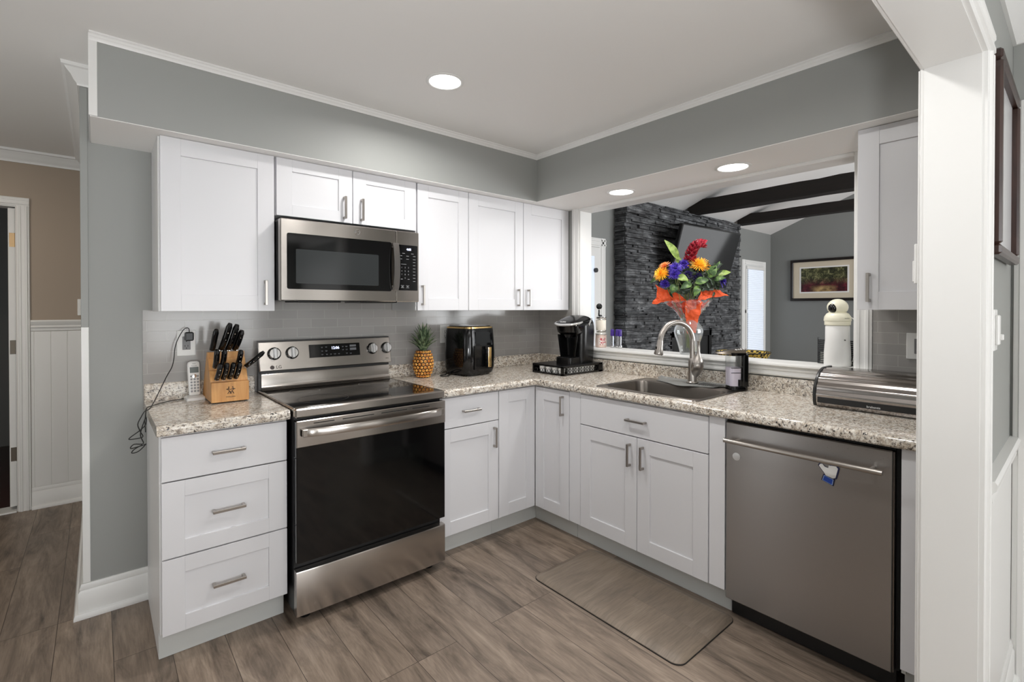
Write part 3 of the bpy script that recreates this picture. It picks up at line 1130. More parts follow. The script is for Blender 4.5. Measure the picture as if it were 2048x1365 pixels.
# cooktop: steel front apron and rim, black glass
mb = MB().box(RX0, RX1, -.705, -.665, .905, .945, .006)
mb.box(RX0, RX0 + .010, -.68, -.07, .925, .945, .002).box(RX1 - .010, RX1, -.68, -.07, .925, .945, .002)
mb.box(RX0 + .004, RX1 - .004, -.66, -.05, .904, .926)
ct = mb.build('cooktop', M['steel'], rg)
g = MB().box(RX0 + .011, RX1 - .011, -.664, -.085, .927, .9435, .0015).build('glass_surface', M['glass_black'], ct)
for cx, cy, r in ((-1.92, -.50, .115), (-1.545, -.50, .09), (-1.92, -.22, .075), (-1.545, -.22, .075)):
    mb = MB()
    for q in (r,):
        mb.lathe([(q - .0008, .9437), (q + .0008, .9437), (q + .0008, .9439), (q - .0008, .9439)], (cx, cy, 0), 40, cap=False)
    mb.build('burner_ring', bpy.data.materials.get('burner_ring_print') or mat('burner_ring_print', s(44, 44, 45), .3), ct)
# backguard: lower curved steel, dark gap, tilted control panel
mb = MB()
prof = [(-.03, .945), (-.03, 1.030), (-.075, 1.030), (-.078, 1.024)]
for i in range(7):
    a = (PI / 2) * i / 6
    prof.append((-.078 - .030 * (1 - math.cos(a)), .975 - .030 * math.sin(a)))
mb.prism(prof, 0, RX0 + .014, RX1 - .014)
mb.build('backguard', M['steel'], rg)
MB().box(RX0 + .012, RX1 - .012, -.070, -.028, 1.030, 1.199).box(RX0 + .004, RX1 - .004, -.055, -.028, .93, 1.205).build('backguard_housing', M['black'], rg)
TI = math.atan2(.030, .152)
PM = T((-1.7335, -.078, 1.122)) @ RX(-TI)          # panel frame: x along, y in, z up
cp = MB().box(-.377, .370, -.010, .010, -.078, .078, .003, Mx=PM).build('control_panel', M['steel'], rg)
MB().box(-.122, .172, -.0113, -.0098, -.022, .052, .0004, Mx=PM).build('display_glass', M['glass_black'], cp)
mb = MB()
for a, b, c, d in ((-.125, .175, .052, .0545), (-.125, .175, -.0245, -.022), (-.1245, -.122, -.022, .052), (.172, .1745, -.022, .052)):
    mb.box(a, b, -.0115, -.0098, c, d, Mx=PM)
mb.build('display_bezel', M['steel'], cp)
PC = wmat(rg).inverted() @ PM
text('clock_digits', '12:06', .021, M['screen_text'], cp, PC @ T((.026, -.0117, .028)) @ FRONT, bold=.0004)
mb = MB()
rnd = random.Random(3)
for i, (bx_, bz_) in enumerate([(-.05, .035), (-.026, .036), (-.05, .014), (-.026, .014), (-.05, -.006), (-.024, -.006), (-.001, -.006), (.022, -.006), (.045, -.006),
                                (.07, .034), (.092, .034), (.07, .016), (.092, .016), (.092, -.006), (.115, -.008)]):
    w_ = rnd.uniform(.009, .014)
    mb.box(bx_ - w_ / 2, bx_ + w_ / 2, -.0117, -.0111, bz_ - .0012, bz_ + .0012, Mx=PM)
    mb.box(bx_ - w_ / 3, bx_ + w_ / 3, -.0117, -.0111, bz_ - .0045, bz_ - .0032, Mx=PM)
mb.box(.112, .150, -.0116, -.0111, .030, .042, Mx=PM).box(.112, .150, -.0116, -.0111, .010, .024, Mx=PM)
mb.build('lettering', mat('dim_panel_print', s(96, 98, 102), .5), cp)
for kx in (-.303, -.212, .250, .342):
    kb = MB().lathe([(.034, 0), (.034, .006), (.030, .010)], n=32, Mx=PM @ T((kx, -.010, .013)) @ RX(PI / 2)).build('knob', M['gloss_black'], rg)
    MB().lathe([(.0275, .008), (.0275, .017), (.0255, .020), (.0001, .0205)], n=32, Mx=PM @ T((kx, -.010, .013)) @ RX(PI / 2)).build('knob_cap', M['chrome'], kb)
    MB().box(kx - .0085, kx + .0085, -.043, -.028, -.017, .041, .003, Mx=PM).build('knob_grip', mat('satin_knob_grip', s(190, 190, 190), .3, .9) if kx == -.303 else bpy.data.materials['satin_knob_grip'], kb)
text('brand_lettering', 'LG', .024, mat('grey_logo', s(84, 76, 72), .5, .0), cp, PC @ T((-.283, -.0106, -.060)) @ FRONT)
lg = bpy.data.materials['grey_logo']
MB().lathe([(.0001, 0), (.0105, 0), (.0105, .0008), (.0001, .0008)], n=24, cap=False, Mx=PM @ T((-.316, -.0101, -.060)) @ RX(PI / 2)).build('brand_badge', mat('dark_logo_disc', s(72, 60, 58), .4), cp)
mb = MB()
arc = [(-.316 + .0062 * math.cos(a), -.0112, -.060 + .0062 * math.sin(a)) for a in [math.radians(q) for q in range(80, 361, 20)]]
mb.tube(arc, .0008, 5, Mx=PM).cyl((-.316, -.0112, -.0615), (-.316, -.0112, -.0565), .0008, n=5, Mx=PM).cyl((-.3190, -.0112, -.0575), (-.3180, -.0112, -.0575), .0009, n=5, Mx=PM)
mb.build('brand_badge_face', lg, cp)
text('model_lettering', 'AirFry', .008, lg, cp, PC @ T((.343, -.0106, -.052)) @ FRONT)
# oven door
mb = MB().box(RX0 + .004, RX1 - .002, -.705, -.668, .274, .892, .004)
od = mb.build('oven_door', M['gloss_black'], rg)
mb = MB().box(RX0 + .003, RX1 - .001, -.7095, -.700, .777, .893, .003)
mb.build('door_trim', M['steel'], od)
MB().box(-1.985, -1.49, -.7058, -.7049, .36, .70).build('oven_window', M['window_dark'], od)
MB().box(RX0 + .006, RX1 - .004, -.7057, -.7048, .276, .776).build('door_glass', M['glass_black'], od)
pts, rad = [], []
n_ = 24
for i in range(n_ + 1):
    f = i / n_
    xx = RX0 + .022 + (RX1 - RX0 - .044) * f
    bow = .045 * math.sin(PI * f) ** .45 if 0 < f < 1 else 0
    pts.append((xx, -.716 - bow, .842))
    rad.append((.010, .019))
mb = MB()
lp = []
for i, p in enumerate(pts):
    lp.append([(p[0], p[1] - .006, p[2] - .016), (p[0], p[1] - .008, p[2] - .010), (p[0], p[1] - .008, p[2] + .012), (p[0], p[1] - .004, p[2] + .018),
               (p[0], p[1] + .005, p[2] + .018), (p[0], p[1] + .005, p[2] - .016)])
mb.loft(lp)
for xx in (RX0 + .034, RX1 - .034):
    mb.box(xx - .012, xx + .012, -.735, -.709, .826, .858, .002)
mb.build('handle', M['steel'], od)
mb = MB()
for a, b in ((.10, .22), (.27, .47), (.52, .70), (.74, .87)):
    mb.box(RX0 + a * .755, RX0 + b * .755, -.7099, -.7090, .8745, .8785)
mb.build('vent_slot', M['dark_gap'], od)
# storage drawer, slightly bowed front
lp = []
for i in range(13):
    f = i / 12
    xx = RX0 + .003 + (RX1 - RX0 - .005) * f
    yb = -.7025 - .006 * min(1, 8 * min(f, 1 - f))
    lp.append([(xx, yb, .044), (xx, yb - .002, .048), (xx, yb - .002, .232), (xx, yb, .238), (xx, -.668, .238), (xx, -.668, .044)])
MB().loft(lp).build('storage_drawer', M['steel'], rg)

# ------------------------------------------------------------------ microwave over the range
mw = thing('microwave', 'stainless over-the-range microwave with black glass door', 'microwave', (-1.719, -.2, 1.417))
MX0, MX1, MZ0, MZ1 = -2.091, -1.346, 1.417, 1.8135
mb = MB().box(MX0 + .003, MX1 - .003, -.372, -.008, MZ0 + .002, MZ1)
mb.box(MX0 + .10, MX0 + .32, -.34, -.12, MZ0 - .006, MZ0 + .003, .002).box(MX1 - .32, MX1 - .10, -.34, -.12, MZ0 - .006, MZ0 + .003, .002)
mb.build('housing', M['black'], mw)
mb = MB()
for i in range(3):
    mb.box(MX0 + .001, MX0 + .0032, -.368 + .012 * i, -.362 + .012 * i, MZ0 + .01, MZ1 - .01)
mb.build('side_grille', M['dark_gap'], mw)
dr = MB().box(MX0, -1.4895, -.4145, -.376, MZ0, MZ1, .004).build('door', M['steel'], mw)
MB().prism(rr(-2.062, -1.518, 1.474, 1.7445, .010), 1, -.4160, -.4140).build('door_glass', M['glass_black'], dr)
MB().prism(rr(-2.021, -1.594, 1.502, 1.669, .006), 1, -.4164, -.4158).build('viewing_window', mat('microwave_mesh_window', s(46, 49, 50), .12), dr)
mb = MB()
lp = []
for i in range(15):
    f = i / 14
    z = 1.483 + .258 * f
    y = -.424 - .022 * math.sin(PI * f) ** .6
    lp.append([(-1.516, y + .006, z), (-1.516, y - .002, z), (-1.511, y - .008, z), (-1.486, y - .008, z), (-1.481, y - .002, z), (-1.481, y + .006, z)])
mb.loft(lp)
mb.box(-1.512, -1.486, -.43, -.414, 1.485, 1.508, .002).box(-1.512, -1.486, -.43, -.414, 1.716, 1.739, .002)
mb.build('handle', M['steel_v'], dr)
cpn = MB().box(-1.4875, MX1, -.4145, -.376, MZ0, MZ1, .004).build('control_panel', M['steel'], mw)
MB().prism(rr(-1.4765, -1.357, 1.481, 1.7365, .005), 1, -.4160, -.4140).build('keypad_glass', M['glass_black'], cpn)
IW = wmat(mw).inverted()
text('clock_digits', '4:05', .017, M['screen_text'], cpn, IW @ T((-1.412, -.4164, 1.712)) @ FRONT, bold=.0003)
kp = mat('keypad_print', s(150, 152, 154), .5)
mb = MB()
for r_ in range(4):
    for c_ in range(3):
        if r_ == 3 and c_ in (0, 2):
            mb.box(-1.462 + c_ * .021, -1.450 + c_ * .021, -.4165, -.4159, 1.543, 1.5455)
for r_, row in enumerate(((1.688, (-1.445, -1.39)), (1.674, (-1.462, -1.42, -1.378)), (1.656, (-1.462, -1.42, -1.378)))):
    for q in row[1]:
        mb.box(q - .008, q + .008, -.4165, -.4159, row[0], row[0] + .0022)
for i in range(7):
    mb.box(-1.386, -1.371, -.4165, -.4159, 1.532 + .018 * i, 1.5342 + .018 * i)
mb.box(-1.460, -1.428, -.4165, -.4159, 1.627, 1.629)
for q in (-1.452, -1.420):
    mb.box(q - .010, q + .010, -.4165, -.4159, 1.508, 1.5095).box(q - .010, q + .010, -.4165, -.4159, 1.495, 1.4965)
    mb.box(q - .006, q + .006, -.4165, -.4159, 1.500, 1.504)
mb.build('lettering', kp, cpn)
for i, ch in enumerate('1234567890'):
    r_, c_ = (i // 3, i % 3) if i < 9 else (3, 1)
    text('keypad_digit', ch, .0115, kp, cpn, IW @ T((-1.456 + c_ * .0205, -.4164, 1.609 - r_ * .0195)) @ FRONT)
# round monogram
mb = MB()
MM = T((-1.712, -.4150, 1.781))
mb.tube([(.0135 * math.cos(2 * PI * i / 28), -.0008, .0135 * math.sin(2 * PI * i / 28)) for i in range(29)], .0011, 6, Mx=MM)
mb.tube([(.0075 * math.cos(a) , -.0008, .0075 * math.sin(a)) for a in [math.radians(q) for q in range(40, 330, 20)]], .0010, 6, Mx=MM)
mb.tube([(.000, -.0008, -.001), (.0065, -.0008, -.001), (.0065, -.0008, -.0055)], .0010, 6, Mx=MM)
mb.build('monogram', M['chrome'], dr)

# ------------------------------------------------------------------ dishwasher (local frame of the pass-through wall)
dw = thing('dishwasher', 'stainless steel dishwasher with bar handle under the long worktop', 'dishwasher', (-.62, -2.167, 0), -PI / 2)
A0, A1 = -.301, .301
MB().box(A0 + .004, A1 - .004, .02, .56, .10, .872).build('body', M['black'], dw, True)
dd = MB().box(A0, A1 - .004, -.0135, .018, .0945, .8785, .004).build('door', M['steel_v'], dw, True)
mb = MB().box(A1 - .0035, A1, -.012, .018, .10, .876)
mb.build('door_edge', mat('dark_edge_metal', s(120, 114, 110), .3, 1), dd, True)
mb = MB().cyl((A0 + .013, -.058, .806), (A1 - .025, -.058, .806), .0095, n=20)
for xx in (A0 + .058, A1 - .060):
    mb.cyl((xx, -.058, .806), (xx, -.0132, .806), .008, n=14)
mb.build('handle', M['nickel'], dd, True)
bd = MB().lathe([(.0001, 0), (.0165, 0), (.0165, .002), (.0145, .003), (.0001, .003)], n=28, cap=False, Mx=T((-.253, -.0135, .733)) @ RX(PI / 2)).build('badge', mat('pale_badge', s(214, 214, 214), .35, .2), dd, True)
mb = MB().box(A0 + .003, A1 - .003, .045, .060, .006, .10, .002)
for xx in (A0 + .12, A1 - .05):
    mb.cyl((xx, .045, .035), (xx, .0435, .035), .004, n=10)
mb.build('kick_plate', M['black'], dw, True)
MB().box(A1 + .001, A1 + .011, .012, .05, .10, .885).box(A0, A1, .006, .03, .8795, .893).build('gap_strip', M['dark_gap'], dw, True)  # near-black strips set in the gaps beside and above the door
for xx in (A0 + .05, A1 - .05):
    MB().lathe([(.015, .001), (.015, .008), (.007, .010), (.007, .11)], (xx, .12, 0), 12).build('foot', M['black'], dw, True)

# thumbs-up magnet on the dishwasher door
tm = thing('thumbs_up_magnet', 'white thumbs-up hand magnet with blue cuff on the dishwasher door', 'magnet', (-.6342, -2.268, .748), -PI / 2)
hand = [(-.030, .033), (-.022, .036), (-.014, .026), (-.002, .024), (.000, .034), (.024, .036), (.030, .028), (.022, -.008), (.014, -.012), (-.010, -.006), (-.016, .004), (-.024, .014), (-.033, .026)]
cuff = [(-.016, -.006), (.016, -.016), (.012, -.038), (-.022, -.026)]
rot = math.radians(0)
def grow(poly, k):
    cx = sum(p[0] for p in poly) / len(poly)
    cy = sum(p[1] for p in poly) / len(poly)
    return [(cx + (p[0] - cx) * k, cy + (p[1] - cy) * k) for p in poly]
MB().prism(grow(hand, 1.14), 1, -.003, -.0002).prism(grow(cuff, 1.2), 1, -.003, -.0002).build('navy_outline', mat('navy_rubber', s(28, 34, 74), .5), tm, True)
MB().prism(hand, 1, -.0045, -.0028).build('white_hand', M['white_plastic'], tm, True)
cf = MB().prism(cuff, 1, -.0046, -.0028).build('blue_cuff', mat('pale_blue_edge', s(150, 176, 226), .5), tm, True)
MB().prism(grow(cuff, .86), 1, -.0050, -.0044).build('cuff_panel', mat('blue_enamel', s(30, 72, 170), .45), cf, True)

# ------------------------------------------------------------------ sink, faucet, mat
sn = thing('sink', 'drop-in stainless steel single-bowl sink under the pass-through', 'sink', (-.335, -1.395, CT))
def rl(x0, x1, y0, y1, r, z):
    return [(x, y, z) for x, y in rr(x0, x1, y0, y1, r, 6)]
o0 = (-.597, -.072, -1.706, -1.084)
i0 = (-.556, -.200, -1.676, -1.114)
loops = [rl(*o0, .025, CT + .0003), rl(o0[0] + .003, o0[1] - .003, o0[2] + .003, o0[3] - .003, .024, CT + .0045),
         rl(i0[0] - .010, i0[1] + .010, i0[2] - .010, i0[3] + .010, .065, CT + .0045), rl(*i0, .06, CT + .001),
         rl(i0[0] + .006, i0[1] - .006, i0[2] + .006, i0[3] - .006, .058, CT - .02), rl(i0[0] + .018, i0[1] - .018, i0[2] + .018, i0[3] - .018, .055, CT - .165),
         rl(i0[0] + .035, i0[1] - .035, i0[2] + .035, i0[3] - .035, .045, CT - .182)]
mb = MB().loft(loops, False, True)
mb.build('bowl', M['sink_steel'], sn)
MB().lathe([(.052, .0015), (.045, .003), (.030, -.004), (.0001, -.006)], (-.37, -1.395, CT - .1815), 28, cap=False).build('drain', M['chrome'], sn)

fm = thing('faucet_mat', 'dark grey silicone splash mat around the faucet base', 'sink mat', (-.13, -1.385, CT + .0075))
nx, ny = 40, 12
rows = []
for j in range(ny + 1):
    row = []
    for i in range(nx + 1):
        a = -.225 + .45 * i / nx
        v = j / ny
        half_out = .100 + .060 * math.exp(-(a / .10) ** 2) - .035 * max(0, (abs(a) - .17) / .055) ** 2
        x = -.042 - v * (half_out + .03)
        if abs(a) > .19:
            x = -.055 - v * (half_out - .03)
        z = CT + .0085 + .010 * max(0, abs(a) / .225) ** 6 + (.006 if j in (0,) else 0)
        if x < -.215:
            z += -.008 * (-.215 - x) / .05
        row.append((x, -1.392 + a, z))
    rows.append(row)
mb = MB().patch(rows, .003)
mb.build('mat_sheet', mat('grey_silicone', s(124, 125, 123), .5), fm)
mb = MB()
for i in range(11):
    y = -1.464 - .012 * i
    mb.box(-.150, -.075, y - .002, y + .002, CT + .0105, CT + .0145, .001)
mb.build('drain_rib', mat('grey_silicone_dark', s(96, 97, 96), .55), fm)

fc = thing('faucet', 'brushed nickel gooseneck faucet with side lever behind the sink', 'faucet', (-.115, -1.392, CT + .008))
mb = MB().lathe([(.034, .0), (.034, .004), (.026, .010), (.025, .03), (.023, .13), (.019, .142)], (-.115, -1.414, CT + .0125), 32)
mb.build('body', M['nickel'], fc)
pts = []
bx, by, bz = -.115, -1.414, CT + .145
dirx, diry = Vector((-.206, .085)).normalized()
R_ = .109
pts.append((bx, by, bz - .008))
pts.append((bx, by, bz + .03))
for i in range(0, 19):
    a = PI * (1 - i / 18 * 1.0) 
    pts.append((bx + dirx * (R_ + R_ * math.cos(a)), by + diry * (R_ + R_ * math.cos(a)), bz + .108 + R_ * math.sin(a) * 1.02))
e = pts[-1]
pts.append((e[0] + dirx * .003, e[1] + diry * .003, e[2] - .006))
mb = MB().tube(pts, .0152, 18)
mb.build('spout', M['nickel'], fc)
e = pts[-1]
dn = Vector((dirx * .16, diry * .16, -1)).normalized()
P0_ = Vector(e) - dn * .004
def al(q):
    v = P0_ + dn * q
    return tuple(v)
sh = MB().tube([al(-.012), al(.0), al(.035), al(.064), al(.070)], [.0155, .0172, .0205, .0255, .024], 20).build('spray_head', M['nickel'], fc)
MB().tube([al(.069), al(.072)], [.021, .0205], 20).build('spray_face', M['black'], sh)
c_ = Vector(al(.035)) + Vector((dirx, diry, 0)) * .019
MB().box(-.003, .004, -.006, .006, -.016, .016, .003, Mx=T(c_) @ RZ(math.atan2(diry, dirx)) @ RY(.16)).build('spray_button', M['black'], sh)
# side lever: a teardrop with a slim neck
lx, ly = -.112, -1.431
mb = MB().tube([(-.113, -1.416, CT + .040), (-.112, -1.424, CT + .062), (-.111, -1.433, CT + .088), (-.110, -1.440, CT + .115), (-.110, -1.444, CT + .138),
                (-.110, -1.446, CT + .158), (-.110, -1.447, CT + .178), (-.110, -1.448, CT + .195), (-.110, -1.449, CT + .250), (-.110, -1.449, CT + .256)],
               [.014, .025, .033, .036, .032, .022, .013, .0085, .0078, .0098], 20)
mb.build('lever', M['nickel'], fc)

# ------------------------------------------------------------------ floor mat
ft = thing('floor_mat', 'wood-look anti-fatigue mat lying on the floor before the sink cabinet', 'floor mat', (-.834, -1.486, 0))
outer = rr(-1.066, -.602, -1.902, -1.07, .045, 8)
def lp_(k, z):
    return [(x + (-.834 - x) * k, y + (-1.486 - y) * k * .56, z) for x, y in outer]
MB().loft([lp_(-.004, .0008), lp_(-.004, .0040), lp_(0, .0045)]).build('rubber_base', mat('black_mat_rubber', s(24, 22, 20), .7), ft)
MB().loft([lp_(.004, .0046), lp_(.004, .0062), lp_(.010, .0078), lp_(.125, .0160), lp_(.145, .0172)]).build('mat_surface', M['mat'], ft)

# ------------------------------------------------------------------ left worktop: phone, charger, knife block
cb = thing('phone_charging_base', 'small white phone charging base left of the knife block', 'phone base', (-2.396, -.082, CT + .0005), math.radians(4))
MB().loft([[(x, y, 0) for x, y in rr(-.040, .040, -.040, .040, .012)], [(x, y, .012) for x, y in rr(-.040, .040, -.040, .040, .012)],
           [(x, y, .020) for x, y in rr(-.032, .032, -.022, .036, .012)]]).build('base', M['white_plastic'], cb, True)
P = [(-2.40, -.045, CT + .010), (-2.42, -.034, CT + .004), (-2.455, -.06, CT + .0035), (-2.50, -.075, CT + .0035), (-2.54, -.12, CT + .0035), (-2.575, -.17, CT + .0040), (-2.589, -.195, CT + .0042), (-2.5945, -.21, CT - .001), (-2.596, -.215, CT - .02),
     (-2.600, -.22, CT - .05), (-2.598, -.225, CT - .10)]
MB().tube(P, .0021, 6).build('power_cord', M['cord'], cb)
ph = thing('phone_handset', 'white cordless phone handset standing upright in its charging base', 'phone', (-2.396, -.078, CT + .021), math.radians(4))
PT = RX(math.radians(-9))
lp = []
for z, w, d in ((0, .021, .010), (.004, .0235, .0125), (.06, .0245, .0125), (.12, .0262, .0125), (.150, .0262, .012), (.160, .0235, .011), (.165, .015, .008)):
    lp.append([(x, y, z) for x, y in rr(-w, w, -d, d, min(.008, d * .8), 4)])
MB().loft(lp, Mx=PT).build('body', M['white_plastic'], ph, True)
sc_ = MB().box(-.0185, .0185, -.0133, -.012, .108, .136, .0006, Mx=PT).build('display', mat('grey_lcd', s(98, 106, 104), .25), ph, True)
mb = MB()
for r_ in range(6):
    for c_ in range(3):
        mb.box(-.018 + c_ * .0135, -.009 + c_ * .0135, -.0140, -.012, .014 + r_ * .0145, .0235 + r_ * .0145, .0012, Mx=PT)
mb.build('keypad', mat('grey_phone_keys', s(150, 152, 154), .4), ph, True)
MB().lathe([(.0001, 0), (.0095, 0), (.009, .0016), (.0001, .002)], n=20, cap=False, Mx=PT @ T((0, -.0125, .092)) @ RX(PI / 2)).build('navigation_key', M['chrome'], ph, True)
text('brand_lettering', 'Panasonic', .0060, M['text_dark'], ph, PT @ T((0, -.0128, .142)) @ FRONT)
mb = MB()
for i in range(-2, 3):
    mb.box(i * .0028 - .0007, i * .0028 + .0007, -.0128, -.012, .151, .1535, Mx=PT)
mb.build('earpiece', M['dark_gap'], ph, True)

pg = thing('charger_plug', 'black charger plugged into the wall outlet with its cable trailing over the worktop end', 'charger', (-2.412, -.02, 1.245))
MB().box(-2.430, -2.394, -.050, -.0158, 1.220, 1.263, .005).build('plug', M['black'], pg)
ca = [(-2.412, -.040, 1.260), (-2.414, -.044, 1.279), (-2.424, -.050, 1.284), (-2.440, -.055, 1.272), (-2.463, -.06, 1.226), (-2.474, -.065, 1.185), (-2.478, -.07, 1.140), (-2.488, -.085, 1.100),
      (-2.510, -.12, 1.065), (-2.545, -.19, 1.005), (-2.568, -.24, .968), (-2.585, -.26, .942), (-2.603, -.275, .936), (-2.616, -.285, .915), (-2.628, -.29, .885), (-2.618, -.285, .850),
      (-2.612, -.285, .828), (-2.652, -.29, .826), (-2.655, -.29, .833), (-2.62, -.282, .858), (-2.600, -.27, .878), (-2.597, -.255, .905), (-2.606, -.258, .885), (-2.618, -.265, .835), (-2.608, -.268, .796),
      (-2.640, -.275, .80), (-2.652, -.28, .785), (-2.612, -.275, .790), (-2.600, -.27, .792), (-2.625, -.27, .766), (-2.648, -.275, .764), (-2.640, -.275, .778), (-2.612, -.27, .792)]
def smooth_pts(P, k=3):
    V_ = [Vector(p) for p in P]
    out = []
    for i in range(len(V_) - 1):
        p0, p1, p2, p3 = V_[max(i - 1, 0)], V_[i], V_[i + 1], V_[min(i + 2, len(V_) - 1)]
        for j in range(k):
            t = j / k
            out.append(.5 * ((2 * p1) + (-p0 + p2) * t + (2 * p0 - 5 * p1 + 4 * p2 - p3) * t * t + (-p0 + 3 * p1 - 3 * p2 + p3) * t ** 3))
    out.append(V_[-1])
    return [tuple(v) for v in out]
MB().tube(smooth_pts(ca, 4), .0021, 6).build('cable', M['cord'], pg)

kb = thing('knife_block', 'bamboo knife block with stepped slots on the left worktop', 'knife block', (-2.279, -.16, CT))
prof = [(-.285, CT + .006), (-.285, CT + .098), (-.258, CT + .098), (-.258, CT + .106), (-.232, CT + .150), (-.222, CT + .150), (-.222, CT + .158), (-.200, CT + .205),
        (-.190, CT + .205), (-.190, CT + .234), (-.160, CT + .234), (-.030, CT + .006)]
MB().prism(prof, 0, -2.357, -2.200, bev=.0015).build('block', M['bamboo'], kb)
mb = MB()
for xx in (-2.345, -2.212):
    for yy in (-.272, -.05):
        mb.cyl((xx, yy, CT + .0003), (xx, yy, CT + .0065), .007, n=12)
mb.build('rubber_foot', M['black'], kb)
mb = MB()
LM = T((-2.278, -.2857, CT + .058))
def stick(x, flip):
    q = lambda a, b: (x + flip * a, 0, b)
    for P in (((0, .012), (-.003, .004), (.004, -.002), (-.004, -.016)), ((.003, -.002), (.008, -.008), (.006, -.016)), ((-.010, .006), (0, .008), (.008, .004))):
        mb.tube([q(*p) for p in P], .0016, 5, Mx=LM)
    mb.ball((x + flip * .001, 0, .0155), .0026, 8, Mx=LM)
stick(-.009, 1)
stick(.009, -1)
mb.build('twin_mark', M['text_dark'], kb)
text('brand_lettering', 'ZWILLING', .0085, M['text_dark'], kb, T((.001, -.1259, .028)) @ FRONT)

def knife(x, y, z, L, tilt_x, label, group=None, w=.0105, name='kitchen_knife', cat='knife', bolster=True, curve=.012, lean=math.radians(27)):
    """handle leaves the block at (x, y, z); lean: towards the room; tilt_x: sideways"""
    w *= 1.4
    L *= 1.12
    t = thing(name, label, cat, (x, y, z), 0, group)
    t.rotation_euler = (lean, tilt_x, 0)
    pts, rad = [], []
    for i in range(9):
        f = i / 8
        pts.append((0, -curve * math.sin(PI * f * .9) * (1 if f < .6 else 1) - curve * 1.2 * max(0, f - .75), .004 + L * f))
        k = .85 + .35 * math.sin(PI * f) + (.25 if f > .8 else 0)
        rad.append((w * k, w * .88) if i not in (8,) else (w * .8, w * .6))
    MB().tube(pts, rad, 12).build('handle', M['gloss_black'], t, True)
    mb = MB()
    if bolster:
        mb.box(-w * .6, w * .6, -w * .9, w * .9, -.001, .006, .002)
        mb.build('bolster', M['chrome'], t, True)
        mb = MB()
        for f in (.22, .48, .74):
            yb = -curve * math.sin(PI * f * .9)
            mb.cyl((0, yb - w * 1.32, .004 + L * f), (0, yb - w * .9, .004 + L * f), .0024, n=10)
            mb.cyl((-w * .80, yb, .004 + L * f), (w * .80, yb, .004 + L * f), .0024, n=10)
        mb.build('rivets', M['chrome'], t, True)
    return t


knife(-2.336, -.172, CT + .242, .098, math.radians(6), 'smooth black sharpening-steel handle at the left end of the top row', name='sharpening_steel', bolster=False, w=.0105, curve=.0, cat='sharpening steel')
knife(-2.300, -.174, CT + .242, .132, math.radians(12), 'long black knife handle standing tallest in the middle of the block', w=.0115)
knife(-2.270, -.174, CT + .242, .128, math.radians(12), 'black knife handle beside the tallest one, its end bent to the right', w=.0115, curve=.018)
knife(-2.240, -.174, CT + .242, .098, math.radians(12), 'shorter curved black knife handle at the right of the top row', w=.0115, curve=.016)
knife(-2.334, -.240, CT + .166, .086, math.radians(0), 'small black knife handle below the sharpening steel', w=.010)
knife(-2.306, -.240, CT + .166, .084, math.radians(2), 'small black knife handle second from the left in the middle row', w=.010)
knife(-2.242, -.240, CT + .166, .078, math.radians(6), 'short black knife handle at the right end of the middle row', w=.010)
knife(-2.206, -.236, CT + .160, .100, math.radians(44), 'black knife handle sticking out sideways towards the range', w=.009)
sg = 'steak knives in the lowest row of the block'
for i, (xx, tl_) in enumerate(((-2.334, 7), (-2.308, 7), (-2.282, 7), (-2.256, 7))):
    knife(xx, -.275, CT + .113, .078, math.radians(tl_), ['steak knife at the left end of the lowest row', 'steak knife second from the left in the lowest row',
          'steak knife second from the right in the lowest row', 'steak knife at the right end of the lowest row'][i], sg, w=.0095, curve=.015)

# ------------------------------------------------------------------ pineapple
pn = thing('pineapple', 'ripe golden pineapple with green crown between the range and the air fryer', 'fruit', (-1.152, -.125, CT))
hi = .172
def prad(f):
    return .066 * (max(0, math.sin(PI * min(max(.12 + .75 * f, 0), 1)))) ** .52
mb = MB().lathe([(prad(i / 14) * .93, .002 + hi * i / 14) for i in range(15)], n=28)
b2 = mb.build('fruit_body', speckle('pineapple_core', s(58, 36, 14), s(84, 56, 22), 60), pn, True)
mb = MB()
rnd = random.Random(5)
rows_ = 9
for j in range(rows_):
    f = (j + .5) / rows_
    r0 = prad(f)
    n_ = 15
    for i in range(n_):
        a = 2 * PI * (i + .5 * (j % 2)) / n_
        m_ = T((r0 * .93 * math.cos(a), r0 * .93 * math.sin(a), .002 + hi * f)) @ RZ(a) @ RY((f - .5) * 1.1)
        k = .0112 * (.55 + .45 * r0 / .064)
        mb.loft([[(-.003, k * math.cos(q), k * .92 * math.sin(q)) for q in [PI * 2 * w / 6 for w in range(6)]],
                 [(.0045, k * .72 * math.cos(q), k * .66 * math.sin(q)) for q in [PI * 2 * w / 6 for w in range(6)]],
                 [(.0068, k * .25 * math.cos(q), k * .22 * math.sin(q)) for q in [PI * 2 * w / 6 for w in range(6)]]], Mx=m_)
mb.build('rind', speckle('pineapple_rind', s(190, 104, 26), s(240, 186, 92), 70, .45, .4, .6), pn, True, angle=50)
mb = MB()
for i in range(120):
    j = i % rows_
    f = (j + .5) / rows_
    a = 2 * PI * ((i // rows_) + .5 * (j % 2)) / 15 + .0
    r0 = prad(f) * .93 + .006
    p = Vector((r0 * math.cos(a), r0 * math.sin(a), .002 + hi * f))
    mb.tube([p, p + Vector((math.cos(a) * .003, math.sin(a) * .003, .006))], [.002, .0004], 4)
mb.build('rind_eye', mat('pineapple_eye_brown', s(84, 46, 22), .7), pn, True)
mb = MB()
